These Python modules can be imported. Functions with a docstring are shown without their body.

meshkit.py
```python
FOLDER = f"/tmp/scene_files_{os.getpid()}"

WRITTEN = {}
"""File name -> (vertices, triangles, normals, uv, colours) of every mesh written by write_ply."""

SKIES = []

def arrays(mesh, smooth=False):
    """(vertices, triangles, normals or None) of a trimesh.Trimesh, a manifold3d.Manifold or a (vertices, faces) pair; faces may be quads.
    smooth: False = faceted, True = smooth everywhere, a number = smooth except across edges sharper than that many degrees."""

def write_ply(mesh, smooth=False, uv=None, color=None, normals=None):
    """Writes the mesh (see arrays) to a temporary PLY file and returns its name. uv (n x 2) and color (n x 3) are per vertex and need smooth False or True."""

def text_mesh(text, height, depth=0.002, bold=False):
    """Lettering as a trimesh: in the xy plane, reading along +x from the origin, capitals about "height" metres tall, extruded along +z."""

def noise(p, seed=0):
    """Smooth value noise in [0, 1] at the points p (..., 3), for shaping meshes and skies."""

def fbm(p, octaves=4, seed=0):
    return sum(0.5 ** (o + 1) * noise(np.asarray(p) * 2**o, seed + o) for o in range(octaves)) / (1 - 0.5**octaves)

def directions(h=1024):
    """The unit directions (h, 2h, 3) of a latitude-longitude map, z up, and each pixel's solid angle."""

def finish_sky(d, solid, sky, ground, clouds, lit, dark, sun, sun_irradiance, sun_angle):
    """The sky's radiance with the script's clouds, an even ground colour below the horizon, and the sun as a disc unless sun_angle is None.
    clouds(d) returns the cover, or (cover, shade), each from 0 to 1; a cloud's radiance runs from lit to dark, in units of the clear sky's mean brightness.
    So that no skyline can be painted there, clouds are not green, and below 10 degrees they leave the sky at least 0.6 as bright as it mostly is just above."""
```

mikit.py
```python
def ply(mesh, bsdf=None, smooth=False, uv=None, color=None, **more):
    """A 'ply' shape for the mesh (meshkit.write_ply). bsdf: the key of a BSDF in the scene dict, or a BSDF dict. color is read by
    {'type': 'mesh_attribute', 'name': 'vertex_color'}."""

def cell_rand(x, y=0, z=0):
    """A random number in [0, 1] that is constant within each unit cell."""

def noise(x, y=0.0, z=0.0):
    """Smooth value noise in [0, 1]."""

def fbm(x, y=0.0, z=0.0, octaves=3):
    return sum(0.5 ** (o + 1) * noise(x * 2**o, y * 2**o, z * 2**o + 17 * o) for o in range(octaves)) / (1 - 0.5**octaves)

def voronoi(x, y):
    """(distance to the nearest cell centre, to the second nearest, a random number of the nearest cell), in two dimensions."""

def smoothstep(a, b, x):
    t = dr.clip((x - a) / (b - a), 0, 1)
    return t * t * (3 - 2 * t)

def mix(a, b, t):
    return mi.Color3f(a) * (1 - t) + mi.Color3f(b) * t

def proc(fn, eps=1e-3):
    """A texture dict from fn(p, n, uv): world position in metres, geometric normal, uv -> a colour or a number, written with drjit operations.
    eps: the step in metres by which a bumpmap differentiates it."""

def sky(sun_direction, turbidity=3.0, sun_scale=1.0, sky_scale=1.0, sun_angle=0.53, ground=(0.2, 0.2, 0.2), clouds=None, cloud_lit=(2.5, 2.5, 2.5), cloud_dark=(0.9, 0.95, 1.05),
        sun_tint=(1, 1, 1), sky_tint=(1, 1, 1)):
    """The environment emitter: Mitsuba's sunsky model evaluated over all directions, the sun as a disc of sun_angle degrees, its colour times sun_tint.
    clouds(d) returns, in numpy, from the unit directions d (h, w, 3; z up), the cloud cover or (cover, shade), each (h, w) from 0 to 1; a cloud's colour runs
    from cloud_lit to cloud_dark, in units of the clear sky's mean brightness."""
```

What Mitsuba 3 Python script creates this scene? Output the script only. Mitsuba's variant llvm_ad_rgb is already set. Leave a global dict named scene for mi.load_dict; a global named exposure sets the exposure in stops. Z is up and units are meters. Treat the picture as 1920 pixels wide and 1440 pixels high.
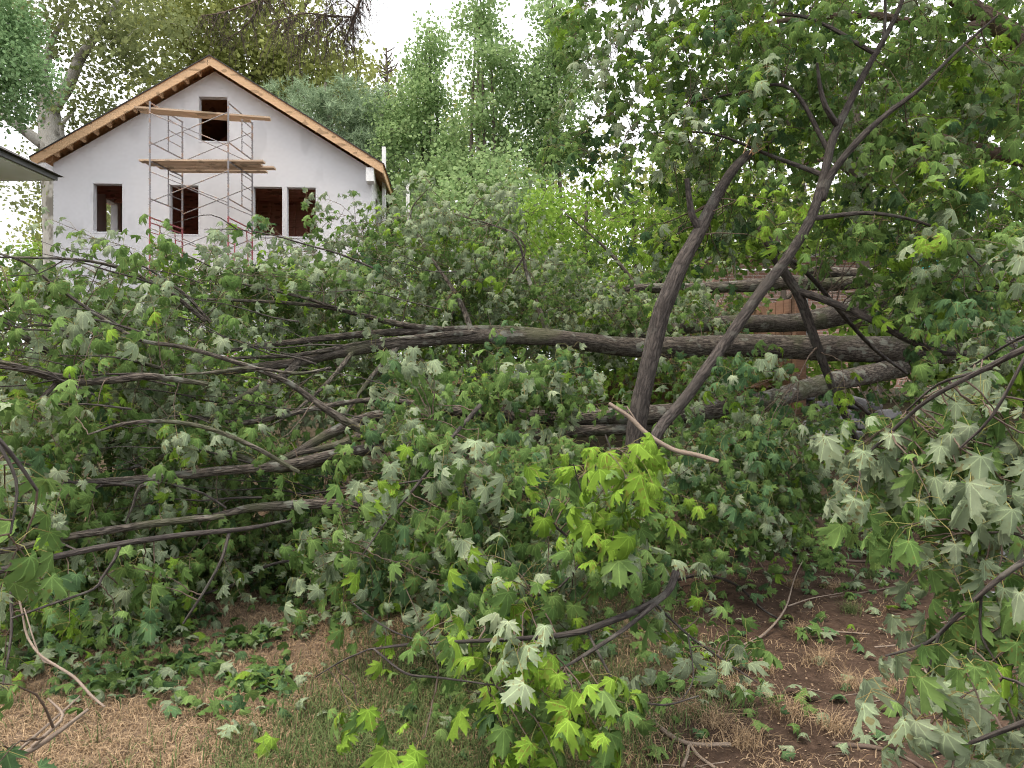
import math
import numpy as np, trimesh, mitsuba as mi, mikit, meshkit
import drjit as dr
from mikit import proc, noise, fbm, voronoi, cell_rand, smoothstep, mix
from scipy.spatial import cKDTree, Delaunay
from shapely.geometry import Polygon, Point, box as sbox

scene, labels = {}, {}
T = mi.ScalarTransform4f
EYE, F = 1.5, 1440.0

# ---------------------------------------------------------------- camera, sky, exposure
scene['camera'] = {'type': 'perspective', 'fov': 67.38, 'fov_axis': 'x', 'near_clip': 0.05, 'far_clip': 2000.0,
                   'to_world': T().look_at(origin=[0, 0, EYE], target=[0, 10, EYE], up=[0, 0, 1])}


def cloud_cover(d):
    """A closed cloud layer: three times as bright overhead as at the horizon, with faint mottling."""
    m = meshkit.fbm(d * np.array([2.2, 2.2, 5.0]), 4, 3)
    return np.ones(d.shape[:2]), np.clip(1 - np.clip(d[..., 2], 0, 1) ** 0.8 + (m - 0.5) * 0.35, 0, 1)


scene['sky'] = mikit.sky([-0.35, -0.25, 0.90], turbidity=4, sun_scale=0.30, sun_angle=20, clouds=cloud_cover,
                         cloud_lit=(3.5, 3.5, 3.5), cloud_dark=(1.28, 1.30, 1.38), ground=(0.12, 0.13, 0.09))
exposure = 3.0


# ---------------------------------------------------------------- helpers
def P(px, py, Y):
    return np.array([(px - 960) / F * Y, Y, EYE + (720 - py) / F * Y])


def rgb(*c):
    return {'type': 'rgb', 'value': list(c)}


def numbered(name):
    if name not in scene and name not in labels and not any(k.startswith(name + '__') for k in scene):
        return name
    k = 1
    while True:
        n = f'{name}_{k:03d}'
        if n not in scene and n not in labels:
            return n
        k += 1


_count = {}


def key_of(name):
    k = _count.get(name, 0)
    _count[name] = k + 1
    return name if k == 0 else f'{name}_{k:03d}'


def put(name, mesh, bsdf, smooth=False, uv=None, stuff=False, **kw):
    key = key_of(name)
    scene[key] = mikit.ply(mesh, bsdf, smooth=smooth, uv=uv, **kw)
    if stuff:
        labels[key] = {'kind': 'stuff'}
    return key


def tag(key, label, cat, group=None, kind=None):
    d = labels.setdefault(key, {})
    if label: d['label'] = label
    if cat: d['category'] = cat
    if group: d['group'] = group
    if kind: d['kind'] = kind
    return key


def unit(v):
    return v / np.maximum(np.linalg.norm(v, axis=-1, keepdims=True), 1e-9)


def cat(meshes):
    return trimesh.util.concatenate(meshes)


def box(x0, x1, y0, y1, z0, z1):
    m = trimesh.creation.box(extents=[x1 - x0, y1 - y0, z1 - z0])
    m.apply_translation([(x0 + x1) / 2, (y0 + y1) / 2, (z0 + z1) / 2])
    return m


def beam(a, b, w, h, up=(0, 0, 1)):
    """A board from a to b, w wide and h high."""
    a, b = np.asarray(a, float), np.asarray(b, float)
    d = b - a
    L = np.linalg.norm(d)
    d = d / L
    s = np.cross(d, up); s /= np.linalg.norm(s)
    u = np.cross(s, d)
    m = trimesh.creation.box(extents=[L, w, h])
    M = np.eye(4); M[:3, 0] = d; M[:3, 1] = s; M[:3, 2] = u; M[:3, 3] = (a + b) / 2
    m.apply_transform(M)
    return m


def rod(a, b, r, sides=7):
    return trimesh.creation.cylinder(radius=r, segment=[np.asarray(a, float), np.asarray(b, float)], sections=sides)


def spline(pts, step):
    """Catmull-Rom through rows of (x, y, z, r)."""
    p = np.asarray(pts, float)
    p = np.vstack([2 * p[0] - p[1], p, 2 * p[-1] - p[-2]])
    out = []
    for i in range(1, len(p) - 2):
        n = max(2, int(np.linalg.norm(p[i + 1, :3] - p[i, :3]) / step))
        t = np.linspace(0, 1, n, endpoint=False)[:, None]
        a, b, c, d = p[i - 1], p[i], p[i + 1], p[i + 2]
        out.append(0.5 * (2 * b + (c - a) * t + (2 * a - 5 * b + 4 * c - d) * t**2 + (3 * b - a - 3 * c + d) * t**3))
    out.append(p[-2][None])
    q = np.vstack(out)
    q[:, 3] = np.maximum(q[:, 3], 0.0012)
    return q


def frames(p):
    t = unit(np.gradient(p, axis=0))
    ref = np.array([0, 0, 1.0]) if abs(t[0, 2]) < 0.8 else np.array([1.0, 0, 0])
    n = np.zeros_like(t)
    v = ref - t[0] * (ref @ t[0])
    for i in range(len(p)):
        v = v - t[i] * (v @ t[i]); v = v / np.linalg.norm(v)
        n[i] = v
    return t, n, np.cross(t, n)


def tube(q, sides=10, rough=0.0, cap=True, seed=0):
    """A limb through rows (x, y, z, r): (vertices, faces, uv). uv in metres round and along."""
    p, r = q[:, :3], q[:, 3]
    t, n, b = frames(p)
    L = np.concatenate([[0], np.cumsum(np.linalg.norm(np.diff(p, axis=0), axis=1))])
    ang = np.linspace(0, 2 * np.pi, sides + 1)
    rr = np.repeat(r[:, None], sides + 1, 1)
    if rough:
        a = ang[:-1]
        g = np.stack(np.broadcast_arrays(np.cos(a)[None] * 1.6, np.sin(a)[None] * 1.6, (L / 0.16)[:, None] + seed * 7.3), -1)
        k = meshkit.fbm(g, 3, seed) - 0.5
        g2 = np.stack(np.broadcast_arrays(np.cos(a)[None] * 5, np.sin(a)[None] * 5, (L / 0.35)[:, None] + seed), -1)
        k = k + 0.5 * (meshkit.noise(g2, seed + 5) - 0.5)
        k = np.hstack([k, k[:, :1]])
        rr = rr * (1 + rough * k)
    v = p[:, None] + rr[..., None] * (np.cos(ang)[None, :, None] * n[:, None] + np.sin(ang)[None, :, None] * b[:, None])
    uv = np.stack([np.broadcast_to(ang[None] / (2 * np.pi) * 2 * np.pi * r.mean(), rr.shape), np.broadcast_to(L[:, None] + seed * 3.1, rr.shape)], -1)
    m, s = len(p), sides + 1
    i, j = np.meshgrid(np.arange(m - 1), np.arange(sides), indexing='ij')
    a0 = i * s + j
    f = np.stack([a0, a0 + 1, a0 + s + 1, a0 + s], -1).reshape(-1, 4)
    f = np.vstack([f[:, [0, 1, 2]], f[:, [0, 2, 3]]])
    v, uv = v.reshape(-1, 3), uv.reshape(-1, 2)
    if cap:
        for e, idx in ((0, np.arange(s)), (m - 1, (m - 1) * s + np.arange(s))):
            c = len(v)
            v = np.vstack([v, p[e] + t[e] * (0.25 * r[e]) * (1 if e else -1)])
            uv = np.vstack([uv, uv[idx[0]]])
            k = np.arange(sides)
            ff = np.stack([idx[k], idx[k + 1], np.full(sides, c)], -1)
            f = np.vstack([f, ff if e else ff[:, ::-1]])
    return v, f, uv


def joined(parts):
    V, Fs, U, at = [], [], [], 0
    for v, f, u in parts:
        V.append(v); Fs.append(f + at); U.append(u); at += len(v)
    return np.vstack(V), np.vstack(Fs), np.vstack(U)


def tubes_batch(pts, rad, sides=4):
    """Many thin tubes at once: pts (N, K, 3), rad (N, K)."""
    N, K, _ = pts.shape
    t = unit(np.gradient(pts, axis=1))
    ref = np.where(np.abs(t[..., 2:]) < 0.9, [0, 0, 1.0], [1.0, 0, 0])
    a = unit(np.cross(t, ref)); b = np.cross(t, a)
    ang = np.arange(sides) * 2 * np.pi / sides
    v = pts[:, :, None] + rad[:, :, None, None] * (np.cos(ang)[:, None] * a[:, :, None] + np.sin(ang)[:, None] * b[:, :, None])
    n_, i, j = np.meshgrid(np.arange(N), np.arange(K - 1), np.arange(sides), indexing='ij')
    o = n_ * K * sides + i * sides
    q = np.stack([o + j, o + (j + 1) % sides, o + (j + 1) % sides + sides, o + j + sides], -1).reshape(-1, 4)
    L = np.cumsum(np.concatenate([np.zeros((N, 1)), np.linalg.norm(np.diff(pts, axis=1), axis=2)], 1), 1)
    uv = np.stack([np.broadcast_to(ang[None, None] * 0.01, (N, K, sides)), np.broadcast_to(L[:, :, None] + np.arange(N)[:, None, None] * 1.7, (N, K, sides))], -1)
    return v.reshape(-1, 3), np.vstack([q[:, [0, 1, 2]], q[:, [0, 2, 3]]]), uv.reshape(-1, 2)


def sstep(a, b, x):
    t = np.clip((x - a) / (b - a), 0, 1)
    return t * t * (3 - 2 * t)


def gz(x, y):
    """Height of the ground."""
    x, y = np.asarray(x, float), np.asarray(y, float)
    p = np.stack([x, y, np.zeros_like(x)], -1)
    h = 1.25 * sstep(6.0, 9.6, y) + 0.02 * np.clip(y - 9.5, 0, 15)
    near = 1 - sstep(12, 25, np.hypot(x, y))
    h = h + near * ((meshkit.fbm(p * 1.3, 3, 11) - 0.5) * 0.09 + (meshkit.fbm(p * 9, 2, 4) - 0.5) * 0.022)
    return h


# ---------------------------------------------------------------- materials
def two(d):
    return {'type': 'twosided', 'bsdf': d}


def matte(name, fn, rough=0.9, bump=None, scale=0.01, spec=0.3, eps=2e-3):
    d = {'type': 'principled', 'base_color': proc(fn) if callable(fn) else rgb(*fn), 'roughness': rough, 'specular': spec}
    if bump:
        d = {'type': 'bumpmap', 'arbitrary': proc(bump, eps), 'scale': scale, 'bsdf': d}
    scene[name] = two(d)
    return name


def C(*c):
    return mi.Color3f(*c)


def leaf_bsdf(name, palettes, rough=0.42, trans=0.75, veins=True, eta=1.45):
    """palettes: rows of (dark, light) colours per class; the whole part of v is the class, the whole part of u a number of the leaf."""
    def fn(p, n, uv):
        iu, iv = dr.floor(uv.x), dr.floor(uv.y)
        x, y = uv.x - iu - 0.5, uv.y - iv - 0.2
        r, r2 = cell_rand(iu, iv, 1), cell_rand(iu, iv, 7)
        c = mix(palettes[0][0], palettes[0][1], r)
        for k in range(1, len(palettes)):
            c = dr.select(iv == k, mix(palettes[k][0], palettes[k][1], r), c)
        c = c * (0.82 + 0.36 * r2)
        if veins:
            blot = fbm(uv.x * 6, uv.y * 6, r * 9, 2)
            c = c * (0.82 + 0.36 * blot)
            sp_ = smoothstep(0.70, 0.76, noise(uv.x * 17, uv.y * 17, r * 31)) * smoothstep(0.45, 0.6, r2)
            c = mix(c, C(0.17, 0.12, 0.04), sp_ * 0.6)
            rad = dr.sqrt(x * x + y * y) + 1e-5
            d = mi.Float(9)
            for a in (90, 50, 130, 10, 170):
                ca, sa = math.cos(math.radians(a)), math.sin(math.radians(a))
                al = x * ca + y * sa
                dist = dr.abs(x * sa - y * ca)
                d = dr.minimum(d, dr.select(al > 0, dist, 9))
            v = 1 - smoothstep(0.004, 0.016, d)
            c = mix(c, c * 1.5 + C(0.03, 0.04, 0.01), v * 0.75)
        return c
    scene[name] = {'type': 'principledthin', 'base_color': proc(fn), 'roughness': rough, 'diff_trans': trans, 'eta': eta, 'spec_trans': 0.0}
    return name


# maple classes: 0 mid green, 1 pale underside, 2 yellow green, 3 dark blue green
MAPLE_PAL = [((0.075, 0.140, 0.040), (0.150, 0.235, 0.075)), ((0.185, 0.240, 0.145), (0.280, 0.335, 0.220)),
             ((0.140, 0.245, 0.032), (0.205, 0.325, 0.050)), ((0.050, 0.100, 0.044), (0.085, 0.150, 0.068))]
leaf_bsdf('maple_leaf_skin', MAPLE_PAL, rough=0.22, trans=0.60, eta=2.2)
leaf_bsdf('sycamore_leaf_skin', [((0.17, 0.205, 0.085), (0.26, 0.30, 0.13))], veins=False)
leaf_bsdf('oak_leaf_skin', [((0.24, 0.275, 0.09), (0.36, 0.40, 0.14))], veins=False)
leaf_bsdf('poplar_leaf_skin', [((0.22, 0.34, 0.14), (0.36, 0.48, 0.23))], veins=False, trans=0.95)
leaf_bsdf('bush_leaf_skin', [((0.16, 0.28, 0.05), (0.27, 0.40, 0.075))], veins=False, trans=0.9)
leaf_bsdf('canopy_leaf_skin', [((0.11, 0.18, 0.04), (0.19, 0.28, 0.06))], veins=False, trans=0.9)
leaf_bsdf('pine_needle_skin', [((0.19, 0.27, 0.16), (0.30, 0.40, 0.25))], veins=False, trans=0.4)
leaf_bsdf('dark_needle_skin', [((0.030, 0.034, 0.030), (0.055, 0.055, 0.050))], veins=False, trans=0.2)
leaf_bsdf('feathery_leaf_skin', [((0.19, 0.31, 0.14), (0.28, 0.42, 0.21))], veins=False, trans=0.6)
leaf_bsdf('grass_skin', [((0.075, 0.11, 0.040), (0.14, 0.18, 0.075)), ((0.19, 0.13, 0.08), (0.50, 0.375, 0.245))], veins=False, trans=0.4, rough=0.6)


def bark_fn(base, light, moss, lichen=0.6):
    def fn(p, n, uv):
        u, v = uv.x * 120, uv.y * 16
        w = fbm(uv.x * 20, uv.y * 9, 3.0, 2) * 3
        rid = dr.abs(fbm(u + w, v, 1.0, 3) - 0.5) * 4
        c = mix(base, light, dr.clip(rid, 0, 1))
        li = smoothstep(0.60, 0.70, fbm(p.x * 13, p.y * 13, p.z * 13, 3))
        c = mix(c, C(0.22, 0.23, 0.20), li * lichen)
        mo = smoothstep(0.52, 0.72, fbm(p.x * 4 + 9, p.y * 4, p.z * 4, 3))
        return mix(c, moss, mo * 0.5)
    return fn


def bark_bump(p, n, uv):
    w = fbm(uv.x * 20, uv.y * 9, 3.0, 2) * 3
    return dr.minimum(1.0, dr.abs(fbm(uv.x * 120 + w, uv.y * 16, 1.0, 3) - 0.5) * 4)


matte('maple_bark', bark_fn((0.022, 0.018, 0.016), (0.150, 0.130, 0.110), C(0.075, 0.088, 0.042)), 0.92, bark_bump, 0.006)
matte('young_bark', bark_fn((0.024, 0.020, 0.019), (0.078, 0.067, 0.061), C(0.055, 0.050, 0.044), 0.15), 0.85, bark_bump, 0.003)
matte('twig_bark', lambda p, n, uv: mix(C(0.06, 0.042, 0.033), C(0.15, 0.112, 0.088), fbm(p.x * 30, p.y * 30, p.z * 30, 2)), 0.8)
matte('petiole_skin', lambda p, n, uv: mix(C(0.16, 0.20, 0.05), C(0.24, 0.17, 0.07), noise(p.x * 9, p.y * 9, p.z * 9)), 0.6)
matte('dead_stick_bark', lambda p, n, uv: mix(C(0.13, 0.10, 0.08), C(0.26, 0.21, 0.17), fbm(uv.x * 80, uv.y * 10, 1, 3)), 0.9, bark_bump, 0.002)
matte('sycamore_bark', lambda p, n, uv: mix(C(0.34, 0.33, 0.30), C(0.16, 0.15, 0.13), smoothstep(0.5, 0.62, fbm(p.x * 3, p.y * 3, p.z * 2, 3))), 0.9)
matte('grey_bark', lambda p, n, uv: mix(C(0.07, 0.058, 0.05), C(0.16, 0.135, 0.115), fbm(p.x * 5, p.y * 5, p.z * 2, 3)), 0.9)
matte('brown_bark', lambda p, n, uv: mix(C(0.07, 0.048, 0.038), C(0.17, 0.125, 0.10), fbm(uv.x * 30, uv.y * 5, 1, 3)), 0.9, bark_bump, 0.01)
matte('torn_wood', lambda p, n, uv: mix(C(0.55, 0.38, 0.22), C(0.34, 0.20, 0.11), fbm(p.x * 60, p.y * 60, p.z * 14, 2)), 0.8)


def stucco(p, n, uv):
    a = fbm(p.x * 0.7, p.y * 0.7, p.z * 0.7, 3)
    b = fbm(p.x * 14, p.y * 14, p.z * 14, 2)
    return C(0.585, 0.585, 0.607) * (0.89 + 0.13 * a) * (0.96 + 0.06 * b) * (1 - 0.10 * smoothstep(0.56, 0.70, fbm(p.x * 2.2, p.y * 2.2, p.z * 0.7, 3)))


matte('stucco', stucco, 0.95, lambda p, n, uv: fbm(p.x * 25, p.y * 25, p.z * 25, 3), 0.006)


def lumber(c0, c1, f=1.0):
    def fn(p, n, uv):
        g = fbm(p.x * 3 * f, p.y * 3 * f, p.z * 30 * f, 3)
        k = smoothstep(0.74, 0.80, noise(p.x * 5, p.y * 5, p.z * 9))
        return mix(C(*c0), C(*c1), g) * (1 - 0.4 * k)
    return fn


matte('new_lumber', lumber((0.44, 0.28, 0.16), (0.60, 0.41, 0.25)), 0.75)
matte('sheathing_wood', lumber((0.42, 0.22, 0.11), (0.58, 0.34, 0.18)), 0.8)
matte('plank_wood', lumber((0.34, 0.24, 0.16), (0.56, 0.42, 0.30)), 0.85)
matte('interior_wood', lumber((0.36, 0.175, 0.13), (0.58, 0.31, 0.23)), 0.85)
matte('shingle', lambda p, n, uv: mix(C(0.030, 0.028, 0.03), C(0.075, 0.07, 0.068), fbm(p.x * 18, p.y * 18, p.z * 18, 3)), 0.95)
matte('white_paint', lambda p, n, uv: C(0.72, 0.72, 0.73) * (0.85 + 0.2 * fbm(p.x * 6, p.y * 6, p.z * 6, 3)), 0.6)
matte('soffit_paint', lambda p, n, uv: C(0.62, 0.64, 0.60) * (0.85 + 0.25 * fbm(p.x * 3, p.y * 3, p.z * 3, 3)), 0.7)
matte('gutter_paint', (0.10, 0.10, 0.105), 0.5)
scene['grey_steel'] = two({'type': 'principled', 'base_color': proc(lambda p, n, uv: mix(C(0.22, 0.21, 0.22), C(0.30, 0.20, 0.15), smoothstep(0.5, 0.7, fbm(p.x * 9, p.y * 9, p.z * 9, 3)))), 'roughness': 0.5, 'metallic': 0.3})
scene['red_steel'] = two({'type': 'principled', 'base_color': proc(lambda p, n, uv: mix(C(0.26, 0.055, 0.065), C(0.17, 0.10, 0.09), smoothstep(0.5, 0.7, fbm(p.x * 9, p.y * 9, p.z * 9, 3)))), 'roughness': 0.5})
matte('fence_wood', lumber((0.15, 0.085, 0.058), (0.26, 0.155, 0.108), 2), 0.85)
matte('tarp_plastic', (0.03, 0.45, 0.55), 0.45)


def brick(p, n, uv):
    row = dr.floor(p.z / 0.075)
    x = p.x / 0.22 + 0.5 * (row - 2 * dr.floor(row / 2))
    fx, fz = x - dr.floor(x), p.z / 0.075 - row
    joint = dr.maximum(1 - smoothstep(0.0, 0.05, dr.minimum(fx, 1 - fx)), 1 - smoothstep(0.0, 0.13, dr.minimum(fz, 1 - fz)))
    return mix(mix(C(0.24, 0.13, 0.10), C(0.36, 0.22, 0.18), cell_rand(dr.floor(x), row)), C(0.5, 0.46, 0.42), joint)


matte('brick_face', brick, 0.9)
matte('rock_face', lambda p, n, uv: mix(C(0.10, 0.10, 0.105), C(0.25, 0.25, 0.27), fbm(p.x * 7, p.y * 7, p.z * 7, 4)), 0.9)


def straw_mask(x, y):
    """Numpy: how straw, green and bare the near ground is."""
    q = np.stack([x, y, x * 0], -1)
    w = (meshkit.fbm(q * 1.7, 3, 21) - 0.5) * 1.1
    straw = sstep(-0.15, -0.75, x + w * 0.8 + 0.02 * y)
    green = sstep(0.75, 0.35, np.abs(x + 0.42 + w * 0.6 + (y - 3.1) * 0.05)) * sstep(4.9, 3.3, y)
    bare = sstep(0.35, 1.1, x + w * 0.9 - 0.12 * (y - 4))
    return straw, green, bare


def ground_fn(p, n, uv):
    w = (fbm(p.x * 1.7, p.y * 1.7, 2.0, 3) - 0.5) * 1.1
    straw = smoothstep(0.15, 0.85, -(p.x + w * 0.8))
    bare = smoothstep(0.2, 0.9, p.x + w * 0.9 - 0.12 * (p.y - 4))
    fine = fbm(p.x * 40, p.y * 40, p.z * 40, 3)
    mid = fbm(p.x * 6, p.y * 6, 5.0, 3)
    soil = mix(C(0.024, 0.016, 0.012), C(0.082, 0.055, 0.041), fine) * (0.75 + 0.5 * mid)
    dry = mix(C(0.06, 0.042, 0.028), C(0.22, 0.16, 0.115), fine)
    turf = mix(C(0.045, 0.042, 0.022), C(0.10, 0.085, 0.05), fine)
    c = mix(turf, dry, straw)
    c = mix(c, soil, bare)
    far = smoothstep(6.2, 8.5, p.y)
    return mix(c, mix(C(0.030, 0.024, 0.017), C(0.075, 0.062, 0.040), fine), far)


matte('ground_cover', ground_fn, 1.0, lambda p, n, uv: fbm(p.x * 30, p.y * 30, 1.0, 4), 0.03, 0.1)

# ---------------------------------------------------------------- ground
def grid_axis(lo, hi, near_lo, near_hi, fine, far_n):
    a = np.arange(near_lo, near_hi, fine)
    l = near_lo - np.geomspace(fine, near_lo - lo, far_n)[::-1]
    h = near_hi + np.geomspace(fine, hi - near_hi, far_n)
    return np.concatenate([l, a, h])


gx, gy = grid_axis(-250, 250, -4, 4, 0.05, 26), grid_axis(-120, 420, 1.5, 10, 0.05, 26)
X, Y = np.meshgrid(gx, gy, indexing='ij')
V = np.stack([X, Y, gz(X, Y)], -1).reshape(-1, 3)
i, j = np.meshgrid(np.arange(len(gx) - 1), np.arange(len(gy) - 1), indexing='ij')
a = i * len(gy) + j
Q = np.stack([a, a + len(gy), a + len(gy) + 1, a + 1], -1).reshape(-1, 4)
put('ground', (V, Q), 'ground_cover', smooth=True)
tag('ground', 'bare brown soil and dry lawn rising to a low bank', None, kind='structure')
tag('sky', 'pale overcast sky', None, kind='structure')

# ---------------------------------------------------------------- leaves
HALF0 = [(0.10, -0.07), (0.40, -0.20), (0.36, -0.06), (0.60, 0.03), (0.40, 0.13), (0.62, 0.20), (0.80, 0.34), (0.58, 0.35), (0.74, 0.62), (0.48, 0.50), (0.44, 0.66), (0.25, 0.40),
         (0.28, 0.66), (0.45, 0.80), (0.22, 0.82), (0.20, 0.98), (0.10, 0.92)]
HALF1 = [(0.40, -0.18), (0.34, 0.04), (0.78, 0.28), (0.54, 0.36), (0.70, 0.62), (0.24, 0.41), (0.42, 0.80), (0.14, 0.84)]


def leaf_template(half, seed, variants=8, fine=False):
    out = [(0, 0)] + half + [(0, 1.08)] + [(-x, y) for x, y in half[::-1]]
    inner = [(0, 0.34), (0, 0.68), (0.30, 0.28), (-0.30, 0.28), (0.22, 0.06), (-0.22, 0.06)]
    pts = np.array(out + inner, float)
    poly = Polygon(out)
    tri = [t for t in Delaunay(pts).simplices if poly.contains(Point(*pts[t].mean(0)))]
    f = np.array(tri)
    # same winding
    a, b, c = (pts[f[:, k]] for k in range(3))
    cr = (b - a)[:, 0] * (c - a)[:, 1] - (b - a)[:, 1] * (c - a)[:, 0]
    f[cr < 0] = f[cr < 0][:, ::-1]
    if fine:
        v3, f = trimesh.remesh.subdivide(np.column_stack([pts, pts[:, 0] * 0]), f)
        pts = v3[:, :2]
    rng = np.random.default_rng(seed)
    V = []
    for k in range(variants):
        q = pts.copy()
        if not fine:
            q += rng.normal(0, 0.014, q.shape)
        x, y = q[:, 0], q[:, 1]
        r = np.hypot(x, y)
        ang = np.arctan2(x, y)
        bend = rng.uniform(0.25, 1.7)
        fold = rng.uniform(0.0, 0.85)
        pleat = rng.uniform(0.03, 0.11)
        # limp blades bend away from the stalk, fold along the midrib and pleat between the lobes
        al = fold * np.sign(x) * np.clip(np.abs(x) * 1.6, 0, 1)
        x1, z1 = x * np.cos(al), -np.abs(x) * np.sin(np.abs(al))
        rr_ = np.hypot(x1, y)
        k_ = np.where(rr_ > 1e-6, np.sin(bend * rr_) / (bend * np.maximum(rr_, 1e-6)), 1)
        z = z1 - (1 - np.cos(bend * rr_)) / bend + pleat * r * np.cos(ang * 9) + (0.05 * (meshkit.noise(np.stack([x * 5, y * 5, x * 0 + k], -1), k) - .5) if fine else rng.normal(0, 0.03, len(q)) * r)
        z += rng.uniform(-0.3, 0.3) * x * y
        V.append(np.stack([x1 * k_, y * k_, z], -1))
    uv = np.stack([0.5 + pts[:, 0] * 0.55, 0.2 + pts[:, 1] * 0.55], -1)
    return np.array(V), f, uv


LT0, LF0, LU0 = leaf_template(HALF0, 1)
LT1, LF1, LU1 = leaf_template(HALF1, 2)
LT2, LF2, LU2 = leaf_template(HALF0, 3, fine=True)
DIA = np.array([[[0, 0, 0], [0.42, 0.45, -0.10], [0, 1, -0.05], [-0.42, 0.45, -0.10]], [[0, 0, 0], [0.5, 0.5, 0.12], [0, 1, 0.1], [-0.4, 0.45, 0.1]]], float)
DF = np.array([[0, 1, 2], [0, 2, 3]])
DU = np.array([[0.5, 0.1], [0.8, 0.5], [0.5, 0.9], [0.2, 0.5]])


def leaf_mesh(templ, faces, tuv, pos, s, t, n, size, var, ids, cls):
    loc = templ[var] * size[:, None, None]
    v = pos[:, None] + loc[..., :1] * s[:, None] + loc[..., 1:2] * t[:, None] + loc[..., 2:] * n[:, None]
    uv = tuv[None] + np.stack([ids, cls], -1)[:, None]
    N, k = len(pos), templ.shape[1]
    f = faces[None] + (np.arange(N) * k)[:, None, None]
    return v.reshape(-1, 3), f.reshape(-1, 3), uv.reshape(-1, 2)


def leaf_frame(t, up):
    t = unit(t)
    s = unit(np.cross(t, up))
    return s, t, np.cross(s, t)


def in_blobs(rng, blobs, density):
    """Points inside ellipsoids given by their place and half sizes in metres; number by face area."""
    out = []
    for c, r, k in blobs:
        m = max(1, int(round(density * k * math.pi * r[0] * r[2])))
        d = unit(rng.normal(size=(m, 3))) * (rng.random((m, 1)) ** (1 / 2.6))
        out.append(c + d * r)
    return np.vstack(out)


def blob(px, py, Y, rx, ry, rY, k=1.0):
    return P(px, py, Y), np.array([rx / F * Y, rY, ry / F * Y]), k


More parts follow.
